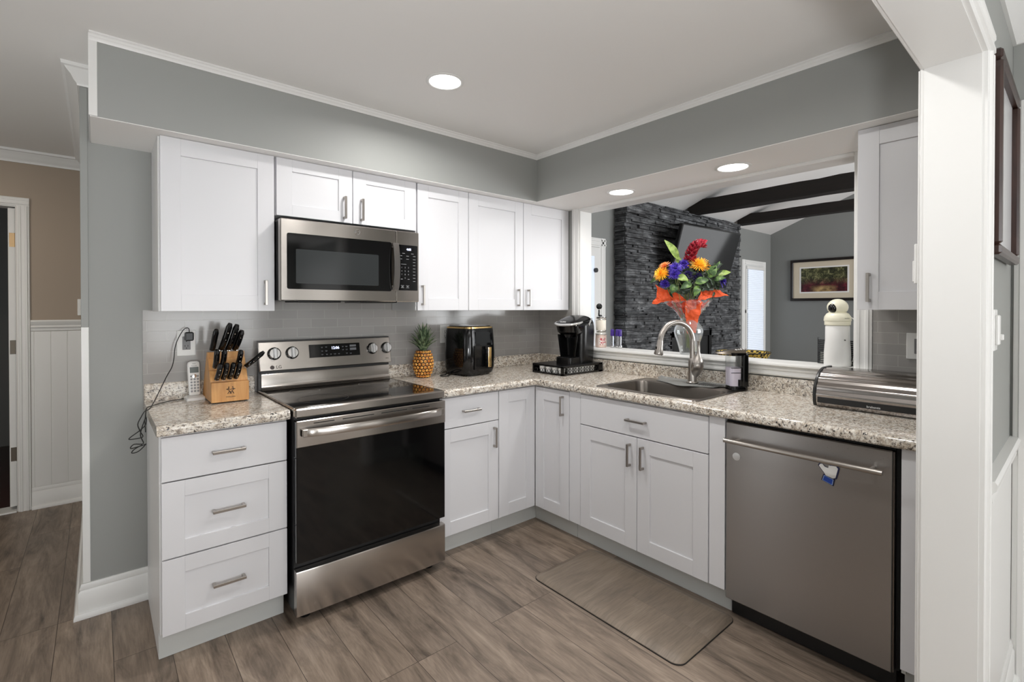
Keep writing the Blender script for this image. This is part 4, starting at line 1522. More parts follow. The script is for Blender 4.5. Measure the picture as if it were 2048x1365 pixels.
for j in range(46):
    f = j / 45
    a = j * 2.39996
    L = .085 + .075 * f
    out_ = .86 - .72 * f
    base = Vector((.014 * math.cos(a) * (1.15 - f), .014 * math.sin(a) * (1.15 - f), hi - .004 + .028 * f))
    rws = []
    for q in range(6):
        u_ = q / 5
        rr_ = .02 * 0 + L * u_ * out_ * (.75 + .35 * u_)
        zz = L * u_ * (1.05 - .38 * out_ * u_)
        w_ = .0110 * (1 - u_) ** .7 * (1 + .6 * u_) + .0004
        c = base + Vector((math.cos(a) * rr_, math.sin(a) * rr_, zz))
        sd = Vector((-math.sin(a), math.cos(a), 0)) * w_
        up_ = Vector((-math.cos(a) * .4, -math.sin(a) * .4, .25)) * w_
        rws.append([c - sd + up_, c, c + sd + up_])
    mb.patch(rws, .0008)
mb.build('leaf_crown', speckle('pineapple_leaf', s(64, 84, 58), s(124, 142, 108), 40), pn, True)

# ------------------------------------------------------------------ air fryer
af = thing('air_fryer', 'glossy black air fryer with gold rim and gold handle', 'air fryer', (-.828, -.185, CT), math.radians(9))
def rl2(hw, hd, r, z, yo=0):
    return [(x, y, z) for x, y in rr(-hw, hw, -hd + yo, hd + yo, r, 7)]
lp = [rl2(.112, .100, .05, .001), rl2(.128, .116, .05, .014), rl2(.1375, .126, .05, .05), rl2(.1395, .128, .05, .14), rl2(.136, .125, .05, .235), rl2(.131, .120, .05, .305), rl2(.129, .118, .05, .314)]
MB().loft(lp).build('body', M['gloss_black'], af, True)
MB().loft([rl2(.1295, .1185, .05, .3125), rl2(.1285, .1175, .05, .3225), rl2(.122, .111, .047, .3245)]).build('gold_rim', M['gold'], af, True)
MB().loft([rl2(.120, .109, .046, .3246), rl2(.116, .105, .045, .329), rl2(.09, .08, .04, .331)]).build('lid', M['gloss_black'], af, True)
bk = MB()
rws = []
for i in range(11):
    z = .045 + .155 * i / 10
    rws.append([(x, -.1325 - .002 * math.cos(x * 14), z) for x in (-.085, -.06, -.03, 0, .03, .06, .085)])
bk.patch(rws, .006)
bsk = bk.build('basket_front', M['gloss_black'], af, True)
mb = MB().box(.008, .036, -.156, -.134, .140, .175, .004).box(.006, .038, -.166, -.150, .055, .192, .005)
mb.build('basket_handle', M['gloss_black'], bsk, True)
mb = MB().box(.0075, .0365, -.1705, -.165, .058, .189, .003)
mb.build('gold_handle_face', M['gold'], bsk, True)
rws = []
for i in range(7):
    z = .215 + .075 * i / 6
    rws.append([(x, -.1275 - .0 * x + .030 * (z - .235), z) for x in (-.07, -.035, 0, .035, .07)])
MB().patch(rws, .002).build('control_screen', M['glass_black'], af, True)
P = [(-.125, .06, .020), (-.150, .035, .006), (-.190, .012, .005), (-.215, .018, .005), (-.222, .045, .005), (-.20, .066, .005), (-.165, .068, .005), (-.14, .085, .006), (-.10, .115, .012), (-.075, .130, .05), (-.065, .137, .20)]
MB().tube(smooth_pts(P, 4), .0032, 7).build('power_cord', M['cord'], af, True)

# ------------------------------------------------------------------ pod drawer and coffee maker
pd_ = thing('pod_drawer', 'low black coffee-pod drawer with pierced front under the coffee maker', 'pod drawer', (-.2365, -.5375, CT))
px0, px1, py0, py1, ph_ = -.438, -.035, -.684, -.392, .064
MB().box(px0, px1, py0, py1, CT + .058, CT + ph_, .002).box(px0 + .004, px1 - .004, py0 + .004, py1 - .004, CT + .0008, CT + .006, .001).build('top_plate', M['satin_black'], pd_)
mb = MB()
# solid rim strips
for a, b in ((CT + .002, CT + .012), (CT + .052, CT + .059)):
    mb.box(px0, px1, py0, py0 + .002, a, b).box(px0, px0 + .002, py0, py1, a, b)
for q in (px0, px0 + .008, px1 - .04):
    mb.box(q, q + (.006 if q != px1 - .04 else .04), py0, py0 + .002, CT + .002, CT + .059)
mb.box(px1 - .002, px1, py0, py1, CT + .002, CT + .059).box(px0, px1, py1 - .002, py1, CT + .002, CT + .059)
mb.box(px0, px0 + .002, py1 - .012, py1, CT + .002, CT + .059).box(px0, px0 + .002, py0, py0 + .02, CT + .002, CT + .059)
# pierced lattice: rings and diagonals
def ringx(x, z, r):
    mb.tube([(x + r * math.cos(2 * PI * i / 14), py0 + .001, z + r * math.sin(2 * PI * i / 14)) for i in range(15)], .0014, 5)
def ringy(y, z, r):
    mb.tube([(px0 + .001, y + r * math.cos(2 * PI * i / 14), z + r * math.sin(2 * PI * i / 14)) for i in range(15)], .0014, 5)
k = 0
x = px0 + .026
while x < px1 - .05:
    ringx(x, CT + .032, .0195)
    mb.tube([(x - .0135, py0 + .001, CT + .0185), (x + .0135, py0 + .001, CT + .0455)], .0012, 5)
    mb.tube([(x + .0135, py0 + .001, CT + .0185), (x - .0135, py0 + .001, CT + .0455)], .0012, 5)
    x += .0285
y = py0 + .03
while y < py1 - .02:
    ringy(y, CT + .024, .0115)
    y += .025
mb.build('pierced_frame', M['satin_black'], pd_)
gp = 'coffee pods inside the drawer'
for i in range(4):
    t = thing('coffee_pod', 'white-rimmed coffee pod visible inside the black pod drawer', 'coffee pod', (px0 + .031, py0 + .040 + .060 * i, CT + .0068), 0, gp)
    MB().lathe([(.019, 0), (.0235, .042)], n=20).build('cup', mat('pod_cup_white', s(240, 240, 238), .5) if i == 0 else bpy.data.materials['pod_cup_white'], t, True)
    MB().lathe([(.0255, .042), (.0255, .0435), (.0001, .0438)], n=20, cap=False).build('foil_lid', mat('pod_foil', s(225, 225, 225), .25, .9) if i == 0 else bpy.data.materials['pod_foil'], t, True)
gp2 = 'coffee pods behind the pierced front'
for i in range(5):
    t = thing('coffee_pod', 'coffee pod glinting behind the pierced long side of the pod drawer', 'coffee pod', (px0 + .10 + .054 * i, py0 + .031, CT + .0068), 0, gp2)
    MB().lathe([(.019, 0), (.0235, .042)], n=20).build('cup', bpy.data.materials['pod_cup_white'], t, True)
    MB().lathe([(.0255, .042), (.0255, .0435), (.0001, .0438)], n=20, cap=False).build('foil_lid', bpy.data.materials['pod_foil'], t, True)

# coffee maker: local +x is its front
cm = thing('coffee_maker', 'black single-serve coffee maker with silver lid handle on the pod drawer', 'coffee maker', (-.178, -.545, CT + ph_ + .0005), PI + math.radians(9))
hw = .098
# body column (tank side) and rear
def rlx(x0, x1, w, r, z):
    return [(x, y, z) for x, y in rr(x0, x1, -w, w, r, 6)]
MB().loft([rlx(-.135, .030, .088, .04, 0), rlx(-.140, .032, .094, .045, .06), rlx(-.145, .034, .099, .05, .22), rlx(-.142, .034, .098, .05, .262)]).build('body', M['satin_black'], cm, True)
# brew head projecting to the front
MB().loft([rlx(-.03, .092, .070, .035, .198), rlx(-.03, .118, .084, .05, .215), rlx(-.03, .132, .090, .055, .262)]).build('brew_head', M['gloss_black'], cm, True)
lp = []
for z, x0, x1, w in ((.2605, -.146, .138, .099), (.280, -.146, .128, .097), (.302, -.138, .090, .088), (.320, -.115, .045, .072), (.330, -.085, .005, .050), (.3335, -.06, -.02, .025)):
    lp.append(rlx(x0, x1, w, min(.06, w * .8, (x1 - x0) * .45), z))
MB().loft(lp).build('lid', M['gloss_black'], cm, True, angle=60)
# silver lid handle wrapping the front
hp = []
for i in range(21):
    a = -PI * .55 + PI * 1.1 * i / 20
    hp.append((.062 + .088 * math.cos(a), .100 * math.sin(a), .266 + .014 * (1 - math.cos(a)) * 1.2))
mb = MB().tube(hp, [(.006 + .008 * math.cos((i - 10) / 10 * PI / 2), .006 + .003 * math.cos((i - 10) / 10 * PI / 2)) for i in range(21)], 10)
lh = mb.build('lid_handle', mat('satin_silver_plastic', s(206, 206, 206), .25, .7), cm, True)
sil = bpy.data.materials['satin_silver_plastic']
text('brand_lettering', 'KEURIG', .014, M['text_white'], cm, T((.138, 0, .287)) @ RZ(PI / 2) @ RX(PI / 2 - .5))
for sy in (-1, 1):
    MB().tube([(-.035, sy * .098, .262), (-.07, sy * .092, .285), (-.105, sy * .080, .306)], [(.004, .011), (.004, .012), (.003, .009)], 10).build('side_accent', sil, cm, True)
# drip tray base and inner column
MB().loft([rlx(.0, .140, .070, .03, 0), rlx(.0, .140, .070, .03, .040), rlx(.0, .136, .066, .03, .043)]).build('drip_tray', M['satin_black'], cm, True)
mb = MB()
for i in range(7):
    mb.box(.045, .125, -.045 + .015 * i - .003, -.045 + .015 * i + .003, .0425, .0455, .0008)
mb.build('drip_grate', M['gloss_black'], cm, True)
MB().lathe([(.022, .178), (.034, .199)], (.07, 0, 0), 24).build('spout', M['black'], cm, True)
lpw = []
for z, w in ((.044, .060), (.198, .084)):
    lpw.append([(.034 + (.05 if abs(y) > w * .8 else .0), y, z) for y in (-w, -w * .82, -w * .5, 0, w * .5, w * .82, w)])
MB().patch(lpw, .004).build('cup_recess', M['gloss_black'], cm, True)

# ------------------------------------------------------------------ sill: jars, bottles, vase
SZ = 1.0952
j1 = thing('candle_jar', 'pale pink glass candle jar with red label, lower of two stacked jars', 'jar', (.062, -.590, SZ))
MB().lathe([(.036, 0), (.0405, .004), (.0415, .05), (.040, .092)], n=28).build('candle', mat('pale_pink_wax', s(232, 208, 196), .35), j1, True)
MB().lathe([(.0415, .093), (.0425, .100), (.038, .108), (.030, .112), (.0001, .113)], n=28, cap=False).lathe([(.0001, .0925), (.0415, .093)], n=28, cap=False).build('lid', mat('frosted_jar_lid', s(216, 214, 208), .15, .3), j1, True)
rws = []
for z in (.018, .07):
    rws.append([(.0422 * math.cos(a), .0422 * math.sin(a), z) for a in [math.radians(q) for q in range(190, 271, 10)]])
MB().patch(rws, .0006).build('label', speckle('red_white_label', s(236, 226, 220), s(196, 74, 84), 90, .5, .52, .56), j1, True)
j2 = thing('glass_jar', 'clear lidded glass jar of pale powder, upper of two stacked jars', 'jar', (.062, -.590, SZ + .1135))
MB().lathe([(.032, 0), (.036, .003), (.0365, .09), (.034, .098)], n=28).build('contents', mat('cream_powder', s(226, 218, 204), .6), j2, True)
MB().lathe([(.0372, .0985), (.0385, .101), (.0385, .109), (.036, .112), (.0001, .113)], n=28, cap=False).lathe([(.0001, .098), (.0372, .0985)], n=28, cap=False).build('lid', M['chrome'], j2, True)
for z in (.008, .090):
    MB().lathe([(.0366, z - .003), (.0385, z), (.0366, z + .003)], n=28, cap=False).build('rim_band', M['chrome'], j2, True)
hk = thing('disc_gadget', 'small black disc on a bent arm standing on the stacked jars', 'gadget', (.062, -.575, SZ + .227))
MB().tube([(.03, .004, .004), (0, 0, .005), (-.006, 0, .012), (-.004, 0, .030), (-.004, 0, .048)], [.005, .007, .0065, .006, .006], 12).build('arm', M['gloss_black'], hk, True)
MB().lathe([(.0001, -.008), (.017, -.008), (.0215, -.003), (.0215, .005), (.013, .009), (.0001, .010)], n=28, cap=False, Mx=T((-.002, 0, .072)) @ RZ(math.radians(25)) @ RY(-PI / 2)).build('disc', M['gloss_black'], hk, True)
MB().lathe([(.0001, 0), (.014, 0), (.014, .004), (.0001, .005)], n=20, cap=False).build('foot', M['gloss_black'], hk, True)
bgp = 'purple-capped bottles on the sill'
bl = mat('bottle_glass', (.9, .9, .92, 1), .03, 0, Transmission_Weight=.9, IOR=1.3)
pur = mat('purple_cap', s(66, 42, 132), .3)
for i, (xx, yy) in enumerate(((.090, -.672), (.104, -.706), (.092, -.738))):
    t = thing('capped_bottle', ['slim clear bottle with purple cap nearest the stacked jars', 'slim clear bottle with purple cap in the middle of its row',
                                'slim clear bottle with purple cap nearest the stone fireplace corner'][i], 'bottle', (xx, yy, SZ), 0, bgp)
    MB().lathe([(.013, 0), (.0155, .003), (.0155, .012), (.012, .030), (.0135, .070), (.011, .088)], n=20).build('bottle_glass', bl, t, True)
    MB().lathe([(.0135, .085), (.0145, .090), (.0135, .128), (.011, .134), (.0001, .135)], n=20, cap=False).build('cap', pur, t, True)
    MB().lathe([(.0162, .004), (.0168, .008), (.0162, .013)], n=20, cap=False).build('metal_collar', M['chrome'], t, True)

# vase
VX, VY = .026, -1.307
va = thing('glass_vase', 'clear waisted glass vase on the pass-through sill holding the bouquet', 'vase', (VX, VY, SZ))
ou = [(.045, .0005), (.050, .006), (.052, .020), (.066, .070), (.082, .118), (.087, .145), (.080, .172), (.060, .198), (.047, .218), (.045, .232), (.052, .262), (.070, .288)]
VASE_PROFILE = ou

OR = mat('orange_tissue', s(238, 92, 40), .6, Transmission_Weight=.0)
N(OR)
def crumple(cx, cy, cz, w, h, ang, tilt, seed, mtl, name, label, cat, amp=.02, nx=16, ny=10, taper=.35, group=None, bend=.0):
    """a crumpled fan of paper rising from its root"""
    rws = []
    for j in range(ny + 1):
        v = j / ny
        row = []
        for i in range(nx + 1):
            u_ = i / nx * 2 - 1
            ww = w * (taper + (1 - taper) * v)
            p = Vector((u_ * ww, -bend * v * v, h * v * (1 - .12 * abs(u_) * math.cos(9 * u_ + seed))))
            d = noise.noise_vector(Vector((u_ * 2.2 + seed, v * 2.6, seed * 1.7))) * amp * (.3 + v)
            p += d
            row.append(p)
        rws.append(row)
    m_ = T((cx, cy, cz)) @ RZ(ang) @ RX(-tilt)
    o = MB().patch(rws, .0006, Mx=m_).build(name, mtl, None, smooth=False)
    return tag(o, label, cat, group)


# local picture axes at the vase: "right" as seen from the kitchen, "toward" the room
RT = Vector((.763, -.647, 0)).normalized()
TW = Vector((-.647, -.763, 0)).normalized()
B0 = Vector((VX, VY, SZ))
def bp(r, h, t):
    return B0 + RT * r + TW * t + Vector((0, 0, h + .036 * min(1, max(0, (h - .30) / .06))))
def bq(r, h, t):
    return B0 + RT * r + TW * t + Vector((0, 0, h))
AR = math.atan2(RT.y, RT.x)

def sheet(P, mtl, name, label, cat, seed, amp, n=14, group=None):
    """bilinear crumpled sheet through four corners (with one sagging middle)"""
    a, b, c, d = P
    rws = []
    for j in range(n + 1):
        v = j / n
        row = []
        for i in range(n + 1):
            u_ = i / n
            p = a * (1 - u_) * (1 - v) + b * u_ * (1 - v) + c * u_ * v + d * (1 - u_) * v
            q = noise.noise_vector(p * 22 + Vector((seed, seed * 2, 0))) * amp + noise.noise_vector(p * 55 + Vector((seed, 0, 3))) * amp * .45
            row.append(p + q)
        rws.append(row)
    o = MB().patch(rws, .0005).build(name, mtl, None, smooth=False)
    return tag(o, label, cat, group)


sheet((bq(-.03, .325, .05), bq(-.09, .385, .06), bq(-.200, .425, .03), bq(-.235, .318, .03)), OR, 'tissue_paper', 'orange tissue paper flaring to the left of the bouquet', 'tissue paper', 3, .014)
sheet((bq(.02, .330, .07), bq(.06, .395, .03), bq(.165, .415, .0), bq(.242, .365, .02)), OR, 'tissue_paper', 'orange tissue paper flaring to the right of the bouquet', 'tissue paper', 5, .012)
sheet((bq(-.05, .33, .075), bq(.055, .33, .075), bq(.032, .135, .035), bq(-.022, .135, .035)), OR, 'tissue_paper', 'orange tissue paper running down inside the vase neck', 'tissue paper', 8, .010)
rws = []
for j in range(15):
    v = j / 14
    row = []
    for i in range(45):
        a = 2 * PI * i / 44
        r0 = .040 + .075 * v ** 1.3 + .012 * math.sin(9 * a + 2 * v)
        p = B0 + RT * (r0 * math.cos(a)) + TW * (r0 * .7 * math.sin(a)) + Vector((0, 0, .232 + .095 * v + .012 * math.sin(5 * a)))
        row.append(p + noise.noise_vector(p * 40) * .016 * (.3 + v))
    rws.append(row)
tag(MB().patch(rws).build('tissue_paper', mat('red_orange_tissue', s(206, 64, 34), .6), None, smooth=False), 'crumpled red-orange tissue collar under the leaves above the vase rim', 'tissue paper')
cel = bpy.data.materials.new('clear_cellophane')
cel.use_nodes = True
nt = cel.node_tree
nt.nodes.remove(nt.nodes['Principled BSDF'])
tr = nt.nodes.new('ShaderNodeBsdfTransparent')
gl = nt.nodes.new('ShaderNodeBsdfGlossy')
gl.inputs['Roughness'].default_value = .22
gl.inputs['Color'].default_value = (.95, .95, .95, 1)
def rim(tree, power, lo, hi):
    # side-independent rim reflectivity of a thin clear sheet
    lw = tree.nodes.new('ShaderNodeLayerWeight')
    lw.inputs['Blend'].default_value = .5
    pw = tree.nodes.new('ShaderNodeMath')
    pw.operation = 'POWER'
    pw.inputs[1].default_value = power
    tree.links.new(lw.outputs['Facing'], pw.inputs[0])
    mr = tree.nodes.new('ShaderNodeMapRange')
    mr.inputs['To Min'].default_value = lo
    mr.inputs['To Max'].default_value = hi
    tree.links.new(pw.outputs[0], mr.inputs['Value'])
    return mr


fr = rim(nt, 2.5, .06, .7)
mx = nt.nodes.new('ShaderNodeMixShader')
nt.links.new(fr.outputs[0], mx.inputs[0])
nt.links.new(tr.outputs[0], mx.inputs[1])
nt.links.new(gl.outputs[0], mx.inputs[2])
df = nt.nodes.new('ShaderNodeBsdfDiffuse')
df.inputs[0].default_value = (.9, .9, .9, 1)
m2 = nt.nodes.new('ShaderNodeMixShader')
m2.inputs[0].default_value = .10  # white diffuse share imitates bright highlights on the film
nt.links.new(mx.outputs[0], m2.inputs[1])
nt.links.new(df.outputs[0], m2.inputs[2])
nt.links.new(m2.outputs[0], nt.nodes['Material Output'].inputs['Surface'])
TGL = mat('thin_clear_glass', (1, 1, 1, 1), .03)
nt2 = TGL.node_tree
nt2.nodes.remove(nt2.nodes['Principled BSDF'])
a1 = nt2.nodes.new('ShaderNodeBsdfTransparent')
a1.inputs[0].default_value = (.95, .96, .96, 1)
a2 = nt2.nodes.new('ShaderNodeBsdfGlossy')
a2.inputs['Roughness'].default_value = .04
a3 = rim(nt2, 2.5, .06, .85)
a4 = nt2.nodes.new('ShaderNodeMixShader')
nt2.links.new(a3.outputs[0], a4.inputs[0])
nt2.links.new(a1.outputs[0], a4.inputs[1])
nt2.links.new(a2.outputs[0], a4.inputs[2])
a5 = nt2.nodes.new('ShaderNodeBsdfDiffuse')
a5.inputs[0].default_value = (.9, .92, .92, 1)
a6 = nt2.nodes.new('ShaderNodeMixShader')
a6.inputs[0].default_value = .07  # white diffuse share stands in for bright reflections in the glass
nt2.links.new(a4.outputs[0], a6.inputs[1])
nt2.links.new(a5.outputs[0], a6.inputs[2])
nt2.links.new(a6.outputs[0], nt2.nodes['Material Output'].inputs['Surface'])
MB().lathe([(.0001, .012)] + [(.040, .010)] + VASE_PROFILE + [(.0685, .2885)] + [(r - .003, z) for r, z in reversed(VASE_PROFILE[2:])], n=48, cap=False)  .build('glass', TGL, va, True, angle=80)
rws = []
for j in range(13):
    v = j / 12
    row = []
    for i in range(41):
        a = 2 * PI * i / 40
        r0 = .048 + .085 * v ** 1.2 + .020 * math.sin(7 * a + 3 * v) * v
        p = B0 + RT * (r0 * math.cos(a)) + TW * (r0 * .75 * math.sin(a)) + Vector((0, 0, .218 + .115 * v))
        row.append(p + noise.noise_vector(p * 60) * .012 * (.4 + v))
    rws.append(row)
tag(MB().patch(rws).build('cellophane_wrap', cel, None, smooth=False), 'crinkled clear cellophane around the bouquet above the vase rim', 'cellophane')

GREEN = speckle('leaf_green', s(52, 82, 38), s(98, 130, 62), 30)
LIME = speckle('lime_leaf', s(112, 138, 62), s(152, 174, 94), 30)
STEM = mat('stem_green', s(118, 130, 70), .5)

def leafmesh(mb, base, tip, width, nrm, bend=.0, n=9):
    base, tip = Vector(base), Vector(tip)
    ax = tip - base
    sd = ax.cross(nrm).normalized()
    nn = sd.cross(ax).normalized()
    rws = []
    for i in range(n + 1):
        f = i / n
        w_ = width * math.sin(PI * (f ** .8) * .98 + .02) ** .9 + .0006
        c = base + ax * f + nn * (bend * math.sin(PI * f))
        rws.append([c - sd * w_ + nn * w_ * .25, c - sd * w_ * .5 + nn * w_ * .05, c, c + sd * w_ * .5 + nn * w_ * .05, c + sd * w_ + nn * w_ * .25])
    mb.patch(rws, .0008)


def leaf_thing(r0, h0, r1, h1, w, label, mtl, t0=.05, t1=.08, bend=.01, up=.5):
    t = thing('leaf_sprig', label, 'leaf', bp(0, .10, .0))
    mb = MB()
    leafmesh(mb, bp(r0, h0, t0), bp(r1, h1, t1), w, TW + Vector((0, 0, up)), bend)
    mb.build('blade', mtl, t)
    MB().tube([bp(r0, h0, t0), bp(r0 * .4, h0 * .6 + .10, t0 * .5), bp(r0 * .1, .18, .0), bp(r0 * .05, .05, 0)], .0016, 6).build('stem', STEM, t)
    return t


def mum(r, h, t, R, mtl, mc, label, name='chrysanthemum', nrm=None, cat='flower', layers=6, thin=.0024):
    o = thing(name, label, cat, bp(0, .10, 0))
    c = bp(r, h, t)
    nz = (nrm or (TW * .8 + Vector((0, 0, .7)) + RT * (r * 2))).normalized()
    qt = nz.to_track_quat('Z', 'Y').to_matrix().to_4x4()
    m_ = T(c) @ qt
    mb = MB()
    rnd = random.Random(int((r + h) * 9999))
    for L in range(layers):
        f = L / (layers - 1)
        n_ = 24 - L * 3
        el = math.radians(-18 + 88 * f)
        for i in range(n_):
            a = 2 * PI * (i + .5 * (L % 2)) / n_ + rnd.uniform(-.07, .07)
            ln = R * (1 - .48 * f) * rnd.uniform(.88, 1.08)
            d = Vector((math.cos(a) * math.cos(el), math.sin(a) * math.cos(el), math.sin(el)))
            up_ = Vector((-math.cos(a) * math.sin(el), -math.sin(a) * math.sin(el), math.cos(el)))
            sd = Vector((-math.sin(a), math.cos(a), 0))
            rws = []
            for q in range(5):
                g_ = q / 4
                w_ = thin * (.55 + .75 * math.sin(PI * min(g_ * .9 + .12, 1)))
                p = d * (ln * g_) + up_ * (ln * .20 * g_ * g_)
                rws.append([p - sd * w_ + up_ * w_ * .4, p, p + sd * w_ + up_ * w_ * .4])
            mb.patch(rws, .0007, Mx=m_)
    mb.build('petals', mtl, o)
    MB().ball((0, 0, R * .12), R * .22, 12, (1, 1, .7), Mx=m_).build('flower_center', mc, o)
    MB().tube([c - nz * .004, bp(r * .45, .22 + .3 * (h - .22), t * .4), bp(r * .12, .19, .0), bp(-r * .06, .04, 0)], .0022, 6).build('stem', STEM, o)
    return o


YEL = speckle('amber_petal', s(240, 160, 24), s(255, 206, 62), 25)
PUR = speckle('violet_petal', s(58, 36, 150), s(92, 70, 190), 30)
ORP = speckle('peach_petal', s(232, 140, 84), s(246, 180, 120), 25)
YC = mat('yellow_center', s(246, 206, 70), .6)
PC_ = mat('dark_violet_center', s(40, 26, 92), .6)
mum(.035, .510, .075, .068, YEL, YC, 'large amber chrysanthemum at the top centre of the bouquet', nrm=TW * .55 + Vector((0, 0, .95)))
mum(-.185, .458, .055, .050, YEL, YC, 'amber chrysanthemum on the left side of the bouquet', nrm=TW * .6 - RT * .6 + Vector((0, 0, .5)))
mum(-.155, .505, .03, .045, ORP, YC, 'peach chrysanthemum behind the violet flowers at the upper left', nrm=-RT * .5 + Vector((0, 0, 1)))
mum(-.112, .490, .085, .048, PUR, PC_, 'violet aster at the upper left of the bouquet', 'aster', layers=4, thin=.0024)
mum(-.120, .452, .095, .040, PUR, PC_, 'violet aster just below another at the left of the bouquet', 'aster', layers=4, thin=.0024)
mum(-.045, .520, .05, .038, PUR, PC_, 'violet aster tucked beside the large amber bloom', 'aster', layers=4, thin=.0024)
mum(-.165, .400, .06, .034, PUR, PC_, 'violet aster low on the left over the orange paper', 'aster', layers=4, thin=.0024)
mum(.195, .415, .02, .044, PUR, PC_, 'violet aster far out on the right side of the bouquet', 'aster', layers=4, thin=.0024, nrm=TW * .5 + RT * .9 + Vector((0, 0, .3)))
mum(.030, .440, .07, .040, mat('deep_violet_petal', s(38, 26, 84), .6), PC_, 'dark violet aster in the shaded middle of the bouquet', 'aster', layers=4, thin=.0024)
mum(-.030, .455, .07, .034, bpy.data.materials['deep_violet_petal'], PC_, 'dark violet aster left of the bouquet middle under the amber bloom', 'aster', layers=4, thin=.0024)
# red ginger
gi = thing('red_ginger', 'curved crimson ginger bloom rising highest above the bouquet', 'flower', bp(0, .1, 0))
mb = MB()
ax = [bp(-.012, .535, .05), bp(-.004, .585, .055), bp(.012, .620, .06), bp(.038, .640, .06), bp(.066, .640, .065)]
axs = [Vector(p) for p in smooth_pts(ax, 5)]
for i in range(90):
    f = i / 89
    k = f * (len(axs) - 1)
    p = axs[min(int(k), len(axs) - 1)]
    tg = (axs[min(int(k) + 1, len(axs) - 1)] - axs[max(int(k) - 1, 0)]).normalized()
    a = i * 2.39996
    u1 = tg.cross(TW).normalized()
    u2 = tg.cross(u1)
    out_ = u1 * math.cos(a) + u2 * math.sin(a)
    R_ = .040 * (1 - .45 * f)
    leafmesh(mb, p + out_ * .004, p + out_ * R_ + tg * .024, .0165 * (1 - .3 * f), out_, .006, 6)
mb.build('bracts', speckle('crimson_bract', s(112, 12, 32), s(172, 34, 54), 40), gi)
MB().tube([axs[0], bp(-.012, .42, .03), bp(-.004, .2, 0), bp(.004, .05, 0)], .004, 8).build('stem', STEM, gi)
# leaves
leaf_thing(-.075, .545, -.168, .662, .026, 'long pale green leaf pointing up at the upper left of the bouquet', LIME, .04, .06, .008)
leaf_thing(-.065, .50, -.085, .575, .020, 'pale green leaf behind the red ginger on its left', LIME, .02, .03)
leaf_thing(.085, .435, .135, .505, .030, 'broad green leaf right of the large amber bloom', GREEN, .07, .085)
leaf_thing(.135, .455, .175, .535, .016, 'narrow serrated green leaf pointing up at the right', GREEN, .03, .04)
leaf_thing(.150, .450, .232, .468, .018, 'long pale leaf reaching furthest right from the bouquet', LIME, .05, .06)
leaf_thing(.125, .418, .190, .432, .016, 'green leaf just under the one reaching furthest right', GREEN, .07, .09)
leaf_thing(-.110, .435, -.045, .415, .024, 'broad pale leaf at the lower left over the paper', LIME, .10, .12)
leaf_thing(-.020, .400, -.090, .365, .022, 'green leaf pointing left above the cellophane', GREEN, .10, .12)
leaf_thing(-.115, .395, -.140, .345, .024, 'green leaf lying on the left orange paper', GREEN, .09, .10)
leaf_thing(.000, .400, .075, .418, .024, 'broad leaf in the lower middle pointing right', GREEN, .105, .12)
leaf_thing(.020, .385, -.010, .335, .020, 'small leaf drooping over the cellophane in the middle', GREEN, .105, .12)
leaf_thing(-.205, .43, -.245, .405, .010, 'thin dull leaf tip hanging out at the far left', GREEN, .03, .03)
fl = thing('fern_filler', 'dark green leafy filler between the flowers of the bouquet', 'foliage', bp(0, .1, 0))
mb = MB()
rnd = random.Random(21)
for i in range(320):
    r = rnd.uniform(-.15, .16)
    h = rnd.uniform(.35, .50)
    t_ = rnd.uniform(-.02, .075)
    a = rnd.uniform(0, 2 * PI)
    d = (RT * math.cos(a) + Vector((0, 0, 1)) * math.sin(a) + TW * rnd.uniform(-.3, .8)).normalized()
    b_ = bp(r, h, t_)
    leafmesh(mb, b_, b_ + d * rnd.uniform(.03, .055), rnd.uniform(.005, .011), TW, .002, 4)
ff = mb.build('leaf_mass', speckle('dark_leaf', s(20, 34, 20), s(44, 66, 36), 40), fl)
ff['kind'] = 'stuff'
mb = MB()
for i in range(9):
    a = 2 * PI * i / 9
    mb.tube([bp(.02 * math.cos(a), .40, .02 * math.sin(a)), bp(.016 * math.cos(a), .20, .016 * math.sin(a)), bp(.030 - .022 * math.cos(a), .024, -.020 * math.sin(a))], .0040, 6)
mb.build('stem_bundle', STEM, fl)
MB().tube([bp(.020 * math.cos(2 * PI * i / 20), .155 + .004 * math.sin(4 * PI * i / 20), .020 * math.sin(2 * PI * i / 20)) for i in range(21)], .0012, 5).build('twine', mat('pale_twine', s(214, 206, 170), .7), fl)

# ------------------------------------------------------------------ soap dispenser
sd = thing('soap_dispenser', 'black automatic soap dispenser with clear tank of lilac soap', 'soap dispenser', (-.108, -1.668, CT + .0052), math.radians(-38))
MB().loft([rl2(.050, .048, .03, 0), rl2(.050, .048, .03, .014), rl2(.046, .044, .028, .022)]).build('base', M['gloss_black'], sd, True)
MB().loft([rl2(.016, .045, .008, .020), rl2(.016, .045, .008, .190)], Mx=T((.030, 0, 0))).build('column', M['gloss_black'], sd, True)
MB().loft([rl2(.031, .040, .02, .022), rl2(.031, .040, .02, .120)], Mx=T((-.018, 0, 0))).build('soap', mat('lilac_soap', s(240, 230, 248), .1, 0), sd, True)
gt = M['glass']
MB().loft([rl2(.0322, .0412, .02, .0225), rl2(.0322, .0412, .02, .185)], Mx=T((-.018, 0, 0)), cap0=False, cap1=False).build('clear_tank', TGL, sd, True)
MB().box(-.051, .014, -.0425, -.0413, .092, .095).box(-.051, .014, -.0425, -.0413, .118, .121).build('tank_band', M['black'], sd, True)
MB().loft([rl2(.045, .044, .02, .186), rl2(.046, .045, .02, .200)]).build('top_housing', M['gloss_black'], sd, True)
